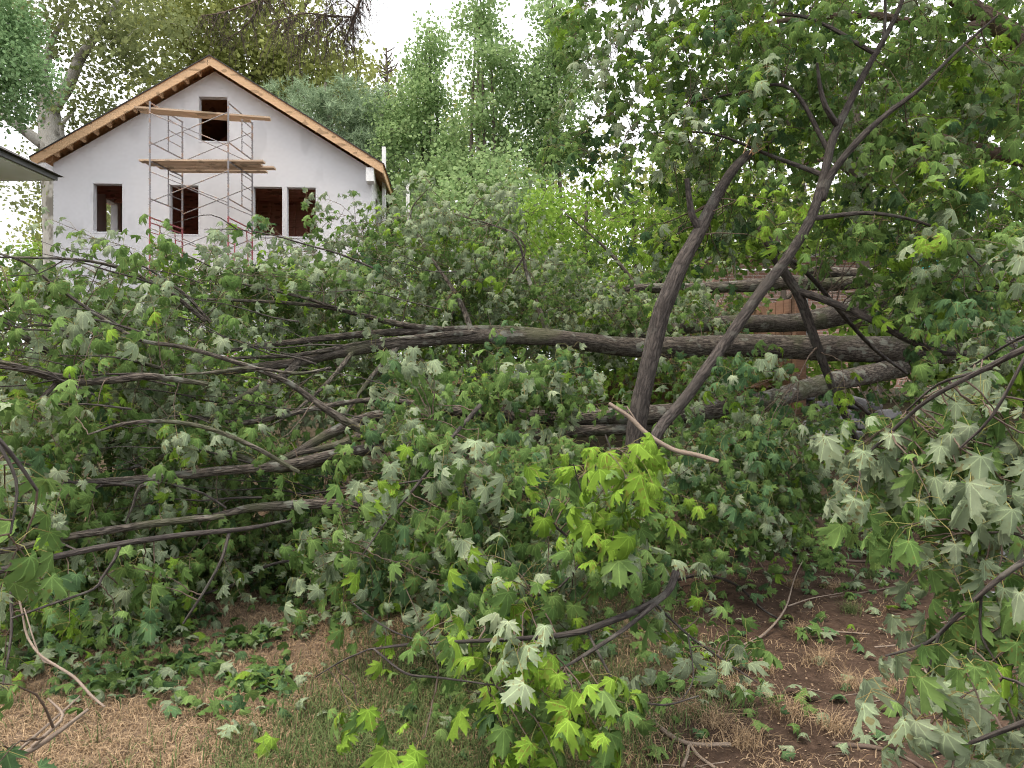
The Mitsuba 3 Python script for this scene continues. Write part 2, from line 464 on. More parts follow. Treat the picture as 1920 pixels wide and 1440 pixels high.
def grow(nodes, nrad, anchors, rng, sag=0.12, K=7, rmin=0.0025, reach=0.009, straight=False):
    """Joins every anchor to the nearest wood by a curved branch; the branches become wood to join to."""
    nodes, nrad = list(nodes), list(nrad)
    d0, _ = cKDTree(np.array(nodes)).query(anchors)
    anchors = anchors[np.argsort(d0)]
    allp, allr = [], []
    step = 40
    for s in range(0, len(anchors), step):
        A = anchors[s:s + step]
        tree = cKDTree(np.array(nodes))
        dist, idx = tree.query(A)
        for a, L, k in zip(A, dist, idx):
            q = nodes[k]
            if L < 0.02:
                L = 0.02
            c = (q + a) / 2 + np.array([0, 0, sag * L]) + rng.normal(0, 0.10, 3) * L
            t = np.linspace(0, 1, K)[:, None]
            p = (1 - t)**2 * q + 2 * t * (1 - t) * c + t**2 * a
            p[1:-1] += rng.normal(0, 0.012, (K - 2, 3)) * L
            r0 = min(0.8 * nrad[k], rmin + reach * L)
            r = np.linspace(r0, rmin, K)
            allp.append(p); allr.append(r)
            for m in range(2, K):
                nodes.append(p[m]); nrad.append(r[m])
    return anchors, np.array(allp), np.array(allr)


CROWNS = []     # maple leaves of every thing, put into the scene when all are known


def sprigs(rng, base, direc, n_pairs, length, droop, size, cls_p, wind=(0, 0, 0), pet=(0.05, 0.11), start=0.15):
    """Leafy shoots: base (N,3), direc (N,3). Returns shoots and leaves with their stalks."""
    N = len(base)
    direc = unit(direc)
    length = length * rng.uniform(0.7, 1.3, N)
    K = 6
    s = np.linspace(0, 1, K)
    shoot = base[:, None] + direc[:, None] * (length[:, None] * s)[..., None]
    shoot[..., 2] -= (length[:, None] * s**2) * rng.uniform(0.05, 0.35, (N, 1))
    srad = np.linspace(0.0030, 0.0013, K)[None].repeat(N, 0)
    pairs = np.linspace(start, 1, n_pairs)
    side0 = unit(np.cross(direc, rng.normal(0, 0.5, (N, 3)) + [0, 0, 1]))
    sway = rng.normal(0, 0.45, (N, 3)) * [1, 1, .4]
    out = []
    for q, sp in enumerate(pairs):
        kf = sp * (K - 1)
        k0 = min(int(kf), K - 2)
        node = shoot[:, k0] * (1 - (kf - k0)) + shoot[:, k0 + 1] * (kf - k0)
        alt = side0 if q % 2 == 0 else unit(np.cross(direc, side0))
        for sg in (-1, 1):
            keep = rng.random(N) < 0.9
            pd = unit(alt * sg * 0.9 + direc * 0.5 + rng.normal(0, 0.35, (N, 3)) + np.array([0, 0, 0.15]))
            pl = rng.uniform(pet[0], pet[1], N)
            mid = node + pd * (pl * 0.6)[:, None]
            end = mid + unit(pd + np.array([0, 0, -0.9]) * droop) * (pl * 0.5)[:, None]
            dr_ = np.clip(droop + rng.normal(0, 0.25, N), 0, 1.2)[:, None]
            td = unit(unit(pd * [1, 1, 0.3] + rng.normal(0, 0.22, (N, 3)) + sway) * (1 - 0.75 * dr_) + np.array([0, 0, -1.0]) * dr_ + np.asarray(wind))
            upv = unit(np.array([0, 0, 1.0]) + pd * 0.6 + rng.normal(0, 0.32, (N, 3)))
            out.append((node[keep], mid[keep], end[keep], td[keep], upv[keep], np.nonzero(keep)[0]))
    node, mid, end, td, upv = (np.vstack([o[k] for o in out]) for k in range(5))
    own = np.concatenate([o[5] for o in out])
    M = len(node)
    sz = size * rng.uniform(0.52, 1.22, M)
    pr = np.array(cls_p) / np.sum(cls_p)
    cls = np.where(rng.random(M) < .72, rng.choice(len(cls_p), N, p=pr)[own], rng.choice(len(cls_p), M, p=pr))
    sv, tv, nv = leaf_frame(td, upv)
    pets = np.stack([node, mid, end], 1)
    return dict(shoot=shoot, srad=srad, pets=pets, pos=end, s=sv, t=tv, n=nv, size=sz, cls=cls.astype(float),
                ids=rng.integers(0, 8, M).astype(float), var=rng.integers(0, 8, M))


def merge(ds):
    return {k: np.concatenate([d[k] for d in ds]) for k in ds[0]}


def above_ground(d):
    ok = d['pos'][:, 2] + np.minimum(d['t'][:, 2], 0) * d['size'] > gz(d['pos'][:, 0], d['pos'][:, 1]) + 0.0
    for k in ('pets', 'pos', 's', 't', 'n', 'size', 'cls', 'ids', 'var'):
        d[k] = d[k][ok]
    return d


def wood_part(thing, name, rows, bsdf, sides=10, rough=0.12, step=0.06, seed=0, broken=False):
    q = spline(rows, step)
    v, f, uv = tube(q, sides, rough, seed=seed)
    put(f'{thing}__{name}', (v, f), bsdf, smooth=True, uv=uv)
    return q


def px_rows(rows):
    return [np.append(P(r[0], r[1], r[2]), r[3]) for r in rows]


def nodes_of(qs):
    return np.vstack([q[:, :3] for q in qs]), np.concatenate([q[:, 3] for q in qs])


BARE = []       # limbs that lie bare: (sampled limb, free width in metres at its side, share of shoots left)


def clear_bare(rng, A):
    """Thins the shoots on the open side of the bare limbs."""
    for q, w, keep in BARE:
        d, k = cKDTree(np.stack([q[:, 0] / q[:, 1], (q[:, 2] - EYE) / q[:, 1]], -1)).query(np.stack([A[:, 0] / A[:, 1], (A[:, 2] - EYE) / A[:, 1]], -1))
        hit = (d * q[k, 1] < w * 0.92) & (A[:, 1] < q[k, 1] + 0.08) & (A[:, 1] > q[k, 1] - 2.6)
        A = A[~hit | (rng.random(len(A)) < keep * 1.1)]
    return A


DENS = 2.1


def maple(thing, rng, limbs, blobs, density, size=0.088, droop=0.6, cls_p=(5, 3, 1.2, 1.5), pairs=6, length=0.32, wind=(0, 0, 0), lod=1, petioles=True, sag=0.12, bare=True):
    nodes, nrad = nodes_of(limbs)
    A = in_blobs(rng, blobs, density * DENS)
    A = A[A[:, 2] > gz(A[:, 0], A[:, 1]) + 0.03]
    if bare:
        A = clear_bare(rng, A)
    A, bp, br = grow(nodes, nrad, A, rng, sag=sag)
    direc = unit(unit(bp[:, -1] - bp[:, -3]) + rng.normal(0, 0.45, (len(A), 3)) + np.array([0, 0, -0.1]))
    d = above_ground(sprigs(rng, A, direc, pairs, length, droop, size, cls_p, wind))
    v1 = tubes_batch(bp, br, 5)
    v2 = tubes_batch(d['shoot'], d['srad'], 3)
    v, f, uv = joined([v1, v2])
    put(f'{thing}__twigs', (v, f), 'twig_bark', smooth=True, stuff=True)
    d['thing'], d['lod'], d['petioles'] = thing, lod, petioles
    CROWNS.append(d)
    return d

# ---------------------------------------------------------------- white house under construction
TH = math.radians(4.0)
HO = np.array([(100 - 960) / F * 21.5, 21.5, 0.0])
HA, HB = np.array([math.cos(TH), math.sin(TH), 0]), np.array([-math.sin(TH), math.cos(TH), 0])
HM = np.eye(4); HM[:3, 0], HM[:3, 1], HM[:3, 2], HM[:3, 3] = HA, HB, [0, 0, 1], HO


def wall_uz(px, py):
    k = (px - 960) / F
    u = (k * HO[1] - HO[0]) / (HA[0] - k * HA[1])
    Yd = HO[1] + u * HA[1]
    return u, EYE + (720 - py) / F * Yd


def hput(name, mesh, bsdf, **kw):
    m = mesh.copy(); m.apply_transform(HM)
    return put('white_house__' + name, m, bsdf, **kw)


W = wall_uz(697, 330)[0]
ZE = wall_uz(104, 306)[1]
ZA = wall_uz(398, 134)[1]
HALF = W / 2
TAN = (ZA - ZE) / HALF
Z0 = 1.2
LEN = 11.0
openings = []
for (x0, y0, x1, y1) in [(175, 344, 229, 435), (318, 347, 372, 439), (475, 350, 529, 442), (538, 351, 592, 444), (373, 181, 426, 265)]:
    u0, zt = wall_uz(x0, y0); u1, zb = wall_uz(x1, y1)
    openings.append((u0, u1, zb, zt))
low = [(1.3, 2.2, 2.3, 3.8), (6.2, 7.4, 1.6, 3.8)]
face = Polygon([(0, Z0), (W, Z0), (W, ZE), (HALF, ZA), (0, ZE)])
for (u0, u1, zb, zt) in openings + low:
    face = face.difference(sbox(u0, zb, u1, zt))
wm = trimesh.creation.extrude_polygon(face, 0.22, engine='earcut')
RX = np.array([[1, 0, 0, 0], [0, 0, -1, 0.22], [0, 1, 0, 0], [0, 0, 0, 1.0]])
wm.apply_transform(RX)
hput('front_wall', wm, 'stucco')


def side_wall(u0, u1, holes):
    p = sbox(0.222, Z0, LEN, ZE - 0.02)
    for h in holes:
        p = p.difference(sbox(*h))
    m = trimesh.creation.extrude_polygon(p, u1 - u0, engine='earcut')
    m.apply_transform(np.array([[0, 0, 1, u0], [1, 0, 0, 0], [0, 1, 0, 0], [0, 0, 0, 1.0]]))
    return m


oz = openings[0]
hput('side_wall', side_wall(W - 0.22, W, [(1.0, oz[2], 1.9, oz[3]), (3.4, oz[2], 5, oz[3]), (6.2, oz[2], 8.4, oz[3])]), 'stucco')
def left_hit(px, py):
    d = np.array([(px - 960) / F, 1.0, 0])
    t = (0.11 + HO @ HA) / (d @ HA)
    return (d * t - HO) @ HB, EYE + (720 - py) / F * t


sv0, sz1 = left_hit(214, 384)
sv1, sz0 = left_hit(193, 470)
hput('side_wall', side_wall(0, 0.22, [(sv0, sz0, sv1, sz1), (7.5, oz[2], 8.6, oz[3])]), 'stucco')
bk = Polygon([(0.222, Z0), (W - 0.222, Z0), (W - 0.222, ZE), (HALF, ZA - 0.1), (0.222, ZE)]).difference(sbox(0.9, oz[2] - 1.0, 3.4, oz[3] - 0.35)).difference(sbox(4.4, oz[2] - .6, 7.6, oz[3] - 0.1))
bm = trimesh.creation.extrude_polygon(bk, 0.2, engine='earcut')
bm.apply_transform(np.array([[1, 0, 0, 0], [0, 0, -1, LEN], [0, 1, 0, 0], [0, 0, 0, 1.0]]))
hput('back_wall', bm, 'stucco')
# reveals with a thin white trim edge: the unglazed window openings
for (u0, u1, zb, zt) in openings:
    e = 0.045
    ring = cat([box(u0 - e, u0 - 0.002, -0.006, 0.03, zb - e, zt + e), box(u1 + 0.002, u1 + e, -0.006, 0.03, zb - e, zt + e),
                box(u0, u1, -0.006, 0.03, zt + 0.002, zt + e), box(u0, u1, -0.012, 0.03, zb - e, zb - 0.002)])
    k = hput('window_trim', ring, 'stucco')
# inside: floors, joists, studs of dark wood
zf, zc = oz[2] - 0.85, oz[3] + 0.22
hput('floor_deck', cat([box(0.23, W - 0.23, 0.23, LEN - 0.21, zf - 0.25, zf), box(0.23, W - 0.23, 0.23, LEN - 0.21, zc + 0.2, zc + 0.225)]), 'interior_wood')
for q in range(18):
    d0 = 0.35 + q * 0.58
    if d0 < LEN - 0.4:
        hput('ceiling_joist', box(0.24, W - 0.24, d0, d0 + 0.05, zc, zc + 0.198), 'interior_wood')
for u in (2.35, 4.55):
    for q in range(5):
        hput('wall_stud', box(u, u + 0.10, 0.6 + q * 0.5, 0.66 + q * 0.5, zf + 0.002, zc - 0.002), 'interior_wood')
    hput('partition', box(u + 0.102, u + 0.13, 0.55, 2.9, zf + 0.002, zc - 0.004), 'interior_wood')
pz = cat([box(4.72, W - 0.25, 2.95, 3.0, zf + 0.002, zc - 0.004)] + [box(4.8 + q * 0.4, 4.87 + q * 0.4, 2.82, 2.948, zf + 0.002, zc - 0.004) for q in range(10)] +
         [box(4.72, W - 0.25, 2.81, 2.948, zf + 1.1, zf + 1.18)])
hput('partition', pz, 'interior_wood')
at_ = trimesh.creation.extrude_polygon(Polygon([(1.2, zc + 0.24), (W - 1.2, zc + 0.24), (HALF, ZA - 0.35)]), 0.05, engine='earcut')
at_.apply_transform(np.array([[1, 0, 0, 0], [0, 0, -1, 3.2], [0, 1, 0, 0], [0, 0, 0, 1.0]]))
hput('partition', at_, 'interior_wood')
# roof: local slope frames
OV, EV, TK = 0.46, 0.36, 0.03


def slope_pt(side, along, lift):
    """along = horizontal distance from the ridge; lift = height over the rafter line."""
    return HALF + side * along, ZA + 0.10 - TAN * along + lift


def slab(side, v0, v1, a0, a1, l0, l1):
    (ua, za), (ub, zb) = slope_pt(side, a0, 0), slope_pt(side, a1, 0)
    p = Polygon([(ua, za + l0), (ub, zb + l0), (ub, zb + l1), (ua, za + l1)])
    m = trimesh.creation.extrude_polygon(p, v1 - v0, engine='earcut')
    m.apply_transform(np.array([[1, 0, 0, 0], [0, 0, -1, v1], [0, 1, 0, 0], [0, 0, 0, 1.0]]))
    return m


AE = HALF + EV
for sd in (-1, 1):
    hput('roof_shingles', slab(sd, -OV - 0.03, LEN + 0.3, 0.0, AE + 0.04, 0.152, 0.185), 'shingle')
    hput('roof_sheathing', slab(sd, -OV - 0.002, LEN + 0.3, 0.0, AE + 0.02, 0.13, 0.15), 'sheathing_wood')
    hput('barge_board', slab(sd, -OV - 0.001, -OV + 0.045, 0.0, AE + 0.0, -0.11, 0.128), 'new_lumber')
    n = 13
    for q in range(n):
        a_ = 0.35 + q * (AE - 0.55) / (n - 1)
        hput('lookout', slab(sd, -OV + 0.047, -0.003, a_, a_ + 0.045, -0.04, 0.126), 'new_lumber')
    for q in range(17):
        v = -0.06 + q * 0.61
        hput('rafter_tail', slab(sd, v, v + 0.045, HALF + 0.003, AE - 0.05, -0.03, 0.126), 'new_lumber')
    hput('eave_fascia', slab(sd, -OV + 0.05, LEN + 0.3, AE - 0.045, AE - 0.0, -0.07, 0.124), 'new_lumber')
    u = 0 if sd < 0 else W
    hput('eave_return', box(min(u, u + sd * 0.40), max(u, u + sd * 0.40), -OV + 0.06, -0.002, ZE - 0.42, ZE - 0.10) if sd < 0 else
         box(u - 0.12, u + 0.10, -OV + 0.06, -0.004, ZE - 0.44, ZE - 0.06), 'white_paint')
tag('white_house', 'white stuccoed house under construction with unglazed windows and bare wooden eaves', 'house')

# scaffold in front of the gable
FL, FR = P(281, 190, 19.6), P(428, 190, 19.6)
BL, BR = P(342, 228, 21.05), P(473, 232, 21.15)
TIERS = [8.71, 7.22, 5.78, 4.32, 2.86, 1.42]
for ti in range(5):
    zt, zb = TIERS[ti], TIERS[ti + 1]
    red = ti >= 2
    m = 'red_steel' if red else 'grey_steel'
    for a_, b_ in ((FL, BL), (FR, BR)):
        def at(f_, z):
            q = a_ + (b_ - a_) * f_
            return np.array([q[0], q[1], z])
        parts = [rod(at(0, zb), at(0, zt), 0.024), rod(at(1, zb), at(1, zt), 0.024), rod(at(0, zt - 0.03), at(1, zt - 0.03), 0.02)]
        if red:
            parts += [rod(at(0, zt - 0.16), at(1, zt - 0.16), 0.016), rod(at(0.3, zt - 0.16), at(0.2, zb + 0.05), 0.016), rod(at(0.75, zt - 0.16), at(0.85, zb + 0.05), 0.016)]
            for q in range(4):
                z = zt - 0.4 - q * 0.26
                parts += [rod(at(0, z), at(0.25, z), 0.011), rod(at(0.8, z), at(1, z), 0.011)]
        else:
            parts += [rod(at(0, zb + 0.45), at(1, zb + 0.45), 0.018), rod(at(0.55, zb + 0.45), at(0.55, zt - 0.03), 0.016)]
            for q in range(3):
                z = zb + 0.75 + q * 0.28
                parts.append(rod(at(0.55, z), at(1, z), 0.011))
        k = put('scaffold__frame', cat(parts), m, smooth=40)
    for a_, b_ in ((FL, FR), (BL, BR)):
        p0, p1, p2, p3 = (np.array([a_[0], a_[1] - 0.03, zt - 0.3]), np.array([b_[0], b_[1] - 0.03, zb + 0.35]), np.array([a_[0], a_[1] - 0.05, zb + 0.35]), np.array([b_[0], b_[1] - 0.05, zt - 0.3]))
        put('scaffold__brace', rod(p0, p1, 0.013), 'grey_steel', smooth=40)
        put('scaffold__brace', rod(p2, p3, 0.013), 'grey_steel', smooth=40)
tag('scaffold', 'steel tube scaffold standing before the white gable, red lower frames and grey upper ones', 'scaffold')


def plank(a, b, label, w=0.24, h=0.045):
    k = put('scaffold_plank', beam(a, b, w, h), 'plank_wood')
    tag(k, label, 'plank')


plank(P(254, 203, 19.75), P(507, 223, 20.35), 'upper wooden scaffold plank crossing the attic window, the front one of two')
plank(P(262, 208, 20.1) + [0, 0, 0.0], P(470, 226, 20.75), 'upper wooden scaffold plank crossing the attic window, the rear one of two')
zl = 7.235
for kq, (x0, x1, yy, dz, lb) in enumerate([(-9.56, -6.40, 19.78, 0, 'front wooden board of the lower scaffold platform'), (-9.50, -6.55, 20.05, 0, 'second wooden board from the front on the lower scaffold platform'),
                                           (-9.35, -6.30, 20.34, 0, 'third wooden board from the front on the lower scaffold platform'), (-9.2, -6.62, 20.66, 0.0, 'rearmost wooden board of the lower scaffold platform'),
                                           (-7.95, -6.66, 20.2, 0.05, 'short wooden board lying on top of the lower scaffold platform')]):
    plank([x0, yy, zl + dz], [x1, yy + 0.05, zl + dz], lb)
for (px, py, Yq, lb) in [(720, 276, 23.5, 'taller white pole standing beside the right eave of the white house'), (765, 338, 23.6, 'shorter white pole standing to the right of the white house')]:
    q = P(px, py, Yq)
    m = cat([box(q[0] - 0.055, q[0] + 0.055, Yq - 0.055, Yq + 0.055, 1.3, q[2]), box(q[0] - 0.09, q[0] + 0.06, Yq - 0.07, Yq + 0.07, q[2] - 1.9, q[2] - 1.8)])
    tag(put('white_pole', m, 'white_paint'), lb, 'pole')

# neighbouring house: the end of its eave at the left edge
ex, ey, ez = -7.62, 12.75, 4.9
put('neighbouring_house__soffit', box(-13, ex, 3.0, ey, ez - 0.03, ez), 'soffit_paint')
put('neighbouring_house__wall', box(-12.9, ex - 0.75, 3.4, ey - 0.5, 0, ez - 0.032), 'stucco')
put('neighbouring_house__gutter', cat([box(ex + 0.002, ex + 0.05, 2.95, ey + 0.05, ez - 0.012, ez + 0.06), box(-13, ex, ey + 0.002, ey + 0.05, ez - 0.012, ez + 0.06)]), 'gutter_paint')
rp = trimesh.Trimesh(np.array([[ex + 0.12, 2.9, ez + 0.064], [ex + 0.12, ey + 0.12, ez + 0.064], [-13.2, ey + 0.12, ez + 0.064], [-13.2, 2.9, ez + 0.064], [-10.3, 5.6, ez + 1.5], [-10.3, ey - 2.6, ez + 1.5]]),
                     np.array([[0, 1, 5], [0, 5, 4], [1, 2, 5], [2, 3, 4], [2, 4, 5], [3, 0, 4], [0, 2, 1], [0, 3, 2]]))
put('neighbouring_house__roof', rp, 'shingle')
tag('neighbouring_house', 'grey eave and dark roof corner of a neighbouring house at the left edge', 'house')

# brick house, fences and tarp behind the fallen trunks
bx0, bx1, by = 4.6, 11.5, 17.5
put('brick_house__wall', box(bx0, bx1, by, by + 7, 0.9, 4.38), 'brick_face')
put('brick_house__frieze', box(bx0 - 0.1, bx1 + 0.1, by - 0.12, by + 7.1, 4.382, 4.55), 'white_paint')
put('brick_house__roof', trimesh.Trimesh(np.array([[bx0 - 0.4, by - 0.5, 4.56], [bx1 + 0.4, by - 0.5, 4.56], [bx1 + 0.4, by + 7.5, 4.56], [bx0 - 0.4, by + 7.5, 4.56], [bx0 - 0.4, by + 3.5, 5.3], [bx1 + 0.4, by + 3.5, 5.3]]),
                                         np.array([[0, 1, 5], [0, 5, 4], [2, 3, 4], [2, 4, 5], [0, 4, 3], [1, 2, 5], [0, 2, 1], [0, 3, 2]])), 'shingle')
put('brick_house__window', box(8.6, 9.8, by - 0.03, by - 0.002, 2.4, 3.8), 'gutter_paint')
tag('brick_house', 'low red brick house with a white frieze glimpsed through the branches', 'house')

fr = np.random.default_rng(5)
p0, p1 = np.array([3.32, 9.1]), np.array([2.5, 13.2])
d_ = (p1 - p0) / np.linalg.norm(p1 - p0)
nb = 24
for q in range(nb):
    c0 = p0 + (p1 - p0) * (q + 0.04) / nb; c1 = p0 + (p1 - p0) * (q + 0.96) / nb
    zt = 2.50 + fr.uniform(-0.02, 0.02)
    m = beam([c0[0], c0[1], 1.0 + (zt - 1.0) / 2], [c1[0], c1[1], 1.0 + (zt - 1.0) / 2], 0.022, zt - 1.0)
    put('wooden_fence__board', m, 'fence_wood')
put('wooden_fence__post', box(3.30, 3.42, 8.93, 9.06, 0.8, 2.62), 'fence_wood')
put('wooden_fence__post', box(2.44, 2.56, 13.24, 13.36, 1.0, 2.62), 'fence_wood')
put('wooden_fence__rail', cat([beam([p0[0] - 0.04, p0[1], 2.3], [p1[0] - 0.04, p1[1], 2.3], 0.04, 0.09), beam([p0[0] - 0.04, p0[1], 1.5], [p1[0] - 0.04, p1[1], 1.5], 0.04, 0.09)]), 'fence_wood')
tag('wooden_fence', 'reddish brown board fence behind the fallen trunks', 'fence')
for q in range(22):
    x = -1.6 + q * 0.2
    put('retaining_wall__board', box(x, x + 0.19, 9.7 + fr.uniform(-0.01, 0.01), 9.76, 0.6, 1.62 + fr.uniform(-0.03, 0.03)), 'fence_wood')
put('retaining_wall__rail', box(-1.62, 2.82, 9.77, 9.83, 1.35, 1.44), 'fence_wood')
tag('retaining_wall', 'low reddish board wall hidden behind the main fallen trunk', 'fence')
wf = [rod([3.5 + q * 1.1, 12.0, 1.1], [3.5 + q * 1.1, 12.0, 3.32], 0.025) for q in range(5)]
for q, m in enumerate(wf):
    put('wire_fence__post', m, 'grey_steel', smooth=40)
put('wire_fence__rail', rod([3.5, 12.0, 3.28], [7.9, 12.0, 3.30], 0.018), 'white_paint', smooth=40)
mesh_w = []
for q in range(60):
    x = 3.5 + q * 0.075
    mesh_w += [rod([x, 11.97, 1.3], [min(x + 0.9, 8.0), 11.97, 3.2], 0.0025, 3), rod([x + 0.9 if x + .9 < 8 else 8.0, 11.96, 1.3], [x, 11.96, 3.2], 0.0025, 3)]
put('wire_fence__netting', cat(mesh_w), 'grey_steel', stuff=True)
tag('wire_fence', 'wire mesh fence with a pale top rail behind the leaning stems', 'fence')
xs = np.linspace(0, 1, 25)
gu, gv = np.meshgrid(xs, np.linspace(0, 1, 12), indexing='ij')
tv = np.stack([6.0 + gu * 1.15, 11.80 + 0.08 * np.sin(gu * 14) + 0.05 * gv + 0.03 * np.sin(gv * 9 + gu * 6), 3.52 - gv * 0.62 - 0.05 * np.sin(gu * 7)], -1)
iq, jq = np.meshgrid(np.arange(24), np.arange(11), indexing='ij')
aq = iq * 12 + jq
tf = np.stack([aq, aq + 12, aq + 13, aq + 1], -1).reshape(-1, 4)
put('tarp', (tv.reshape(-1, 3), tf), 'tarp_plastic', smooth=True)
tag('tarp', 'turquoise tarp hanging over the wire fence behind the leaves', 'tarp')

# ---------------------------------------------------------------- trees behind
def crown_leaves(rng, centres, per, spread, size, stretch=(1, 1, 0.8), down=0.35, wide=0.42):
    N = len(centres) * per
    c = np.repeat(centres, per, 0) + rng.normal(0, 1, (N, 3)) * spread * np.asarray(stretch)
    t = unit(rng.normal(0, 1, (N, 3)) + [0, 0, -down * 2])
    n = unit(np.array([0, 0, 1.2]) + rng.normal(0, 0.8, (N, 3)))
    s, t, n = leaf_frame(t, n)
    return leaf_mesh(DIA, DF, DU, c, s, t, n, size * rng.uniform(0.6, 1.25, N), rng.integers(0, 2, N), rng.integers(0, 60, N).astype(float), np.zeros(N))


def bg_tree(kind, label, limbs, blobs, density, per, spread, size, skin, bark, seed, sag=0.05, group=None, sides=9, wood='limb', reach=0.012, extra=None):
    rng = np.random.default_rng(seed)
    key = key_of(kind)
    qs = []
    for q, rows in enumerate(limbs):
        s = spline(rows, 0.3)
        qs.append(s)
        v, f, uv = tube(s, sides, 0.15, seed=q)
        put(f"{key}__{'trunk' if q == 0 else wood}", (v, f), bark, smooth=True, uv=uv)
    nodes, nrad = nodes_of(qs)
    A = in_blobs(rng, blobs, density)
    A = A[A[:, 2] > 0.5]
    A, bp, br = grow(nodes, nrad, A, rng, sag=sag, K=5, rmin=0.006, reach=reach)
    v, f, uv = tubes_batch(bp, br, 4)
    put(f'{key}__branches', (v, f), bark, smooth=True, uv=uv, stuff=True)
    if extra:
        put(f'{key}__foliage', extra(rng, A, bp), skin, stuff=True)
    else:
        v, f, uv = crown_leaves(rng, A, per, spread, size)
        put(f'{key}__foliage', (v, f), skin, uv=uv, stuff=True)
    tag(key, label, 'tree', group)
    return key


def R(rows):
    return px_rows(rows)


# sycamore at the upper left
bg_tree('sycamore_tree', 'tall sycamore with a pale mottled trunk rising behind the left eave of the white house',
        [R([(112, 700, 31, .62), (108, 420, 31, .55), (100, 290, 31, .50), (92, 215, 31, .42), (88, 190, 31, .38), (70, 110, 31.2, .22), (45, 50, 31.5, .15), (30, -60, 31.5, .1)]),
         R([(95, 205, 31, .30), (125, 165, 30.8, .25), (150, 110, 30.5, .2), (185, 60, 30.2, .14), (215, 10, 30, .09), (240, -60, 30, .05)]),
         R([(85, 130, 31, .18), (100, 70, 31.3, .12), (130, 20, 31.5, .08), (150, -40, 31.5, .05)]),
         R([(98, 280, 31, .30), (60, 255, 30.6, .22), (20, 225, 30.2, .17), (-40, 190, 30, .1)]),
         R([(120, 270, 31, .12), (115, 235, 30.8, .09), (135, 215, 30.6, .05)])],
        [blob(150, 60, 30.5, 130, 75, 3), blob(230, 120, 30, 80, 80, 2.5), blob(60, 60, 31, 90, 70, 3, .7), blob(170, 190, 30.5, 90, 50, 2, .9), blob(40, 190, 31, 60, 40, 2, .5), blob(250, 30, 30, 90, 70, 3),
         blob(65, 355, 31, 50, 50, 2, .8), blob(80, 295, 31, 40, 25, 1.5, .6), blob(120, -60, 30.5, 200, 70, 4), blob(215, 395, 38, 60, 60, 2)],
        5.4, 21, 0.34, 0.20, 'sycamore_leaf_skin', 'sycamore_bark', 11)
# feathery tree at the left edge
bg_tree('feathery_tree', 'soft feathery green tree at the upper left edge before the sycamore',
        [R([(-160, 700, 20, .3), (-120, 300, 20, .25), (-80, 60, 20, .12), (-60, -100, 20, .05)])],
        [blob(15, 70, 20, 55, 70, 1.5), blob(45, 160, 20, 55, 55, 1.3), blob(-30, 180, 20, 60, 60, 1.5), blob(-60, 60, 20, 90, 120, 2), blob(5, 20, 20, 50, 40, 1.3)],
        16, 60, 0.22, 0.11, 'feathery_leaf_skin', 'grey_bark', 12)
# broad yellow-green tree behind the gable
bg_tree('broad_tree', 'broad yellowish green tree behind the roof ridge of the white house',
        [R([(420, 700, 40, .6), (430, 300, 40, .5), (425, 120, 40, .35), (415, -40, 40, .15), (410, -150, 40, .06)]),
         R([(430, 200, 40, .3), (520, 90, 39.5, .2), (590, -20, 39, .08)]), R([(428, 180, 40, .28), (340, 70, 39.5, .2), (290, -40, 39, .08)])],
        [blob(330, 80, 39, 110, 90, 4), blob(450, 50, 39, 130, 90, 4), blob(560, 110, 39, 100, 80, 4), blob(590, 200, 40, 90, 90, 4), blob(650, 150, 40, 70, 60, 3, .6), blob(300, 180, 40, 60, 50, 3, .8), blob(480, 150, 40, 120, 70, 3),
         blob(400, -70, 39, 260, 70, 5), blob(660, 230, 41, 60, 60, 3, .6)],
        5.6, 27, 0.48, 0.25, 'oak_leaf_skin', 'grey_bark', 13)


def needle_tufts(rng, A, bp, size=0.34, tufts=11, per=12, spread=0.30):
    N = len(A) * tufts
    c = np.repeat(A, tufts, 0) + rng.normal(0, 1, (N, 3)) * spread * np.array([1, 1, 0.45])
    M = N * per
    c = np.repeat(c, per, 0)
    d = unit(rng.normal(0, 1, (M, 3)) + [0, 0, 0.5])
    s = unit(np.cross(d, rng.normal(0, 1, (M, 3))))
    w = size * 0.055
    L = size * rng.uniform(0.6, 1.1, (M, 1))
    v = np.stack([c - s * w, c + s * w, c + d * L], 1).reshape(-1, 3)
    return v, np.arange(3 * M).reshape(-1, 3)


def pine(label, px, Yd, top, bottom, half, seed, kind='pine_tree'):
    rng = np.random.default_rng(seed)
    limbs = [R([(px, 720, Yd, .32), (px + 4, (top + bottom) / 2, Yd, .22), (px, top - 10, Yd, .05)])]
    B = []
    for q in range(13):
        f = q / 12
        y = top + (bottom - top) * f
        h = half * (0.35 + 0.65 * math.sin(math.pi * (0.15 + 0.62 * f)))
        for sd in (-1, 1):
            B.append(blob(px + sd * h * rng.uniform(0.4, 0.75), y + rng.uniform(-8, 12), Yd + rng.uniform(-1.5, 1.2), h * 0.5, 15, 1.2, 0.9))
        B.append(blob(px + rng.uniform(-.2, .2) * h, y, Yd - 1.2, h * 0.55, 16, 0.9, 0.8))
    bg_tree(kind, label, limbs, B, 4.6, 0, 0, 0, 'pine_needle_skin', 'grey_bark', seed, sag=-0.05, extra=needle_tufts, reach=0.01)


pine('blue green pine directly behind the right slope of the white roof', 610, 31, 165, 345, 125, 14)
pine('dull green pine to the right of the white house roof, behind the poles', 715, 33, 200, 430, 110, 15)
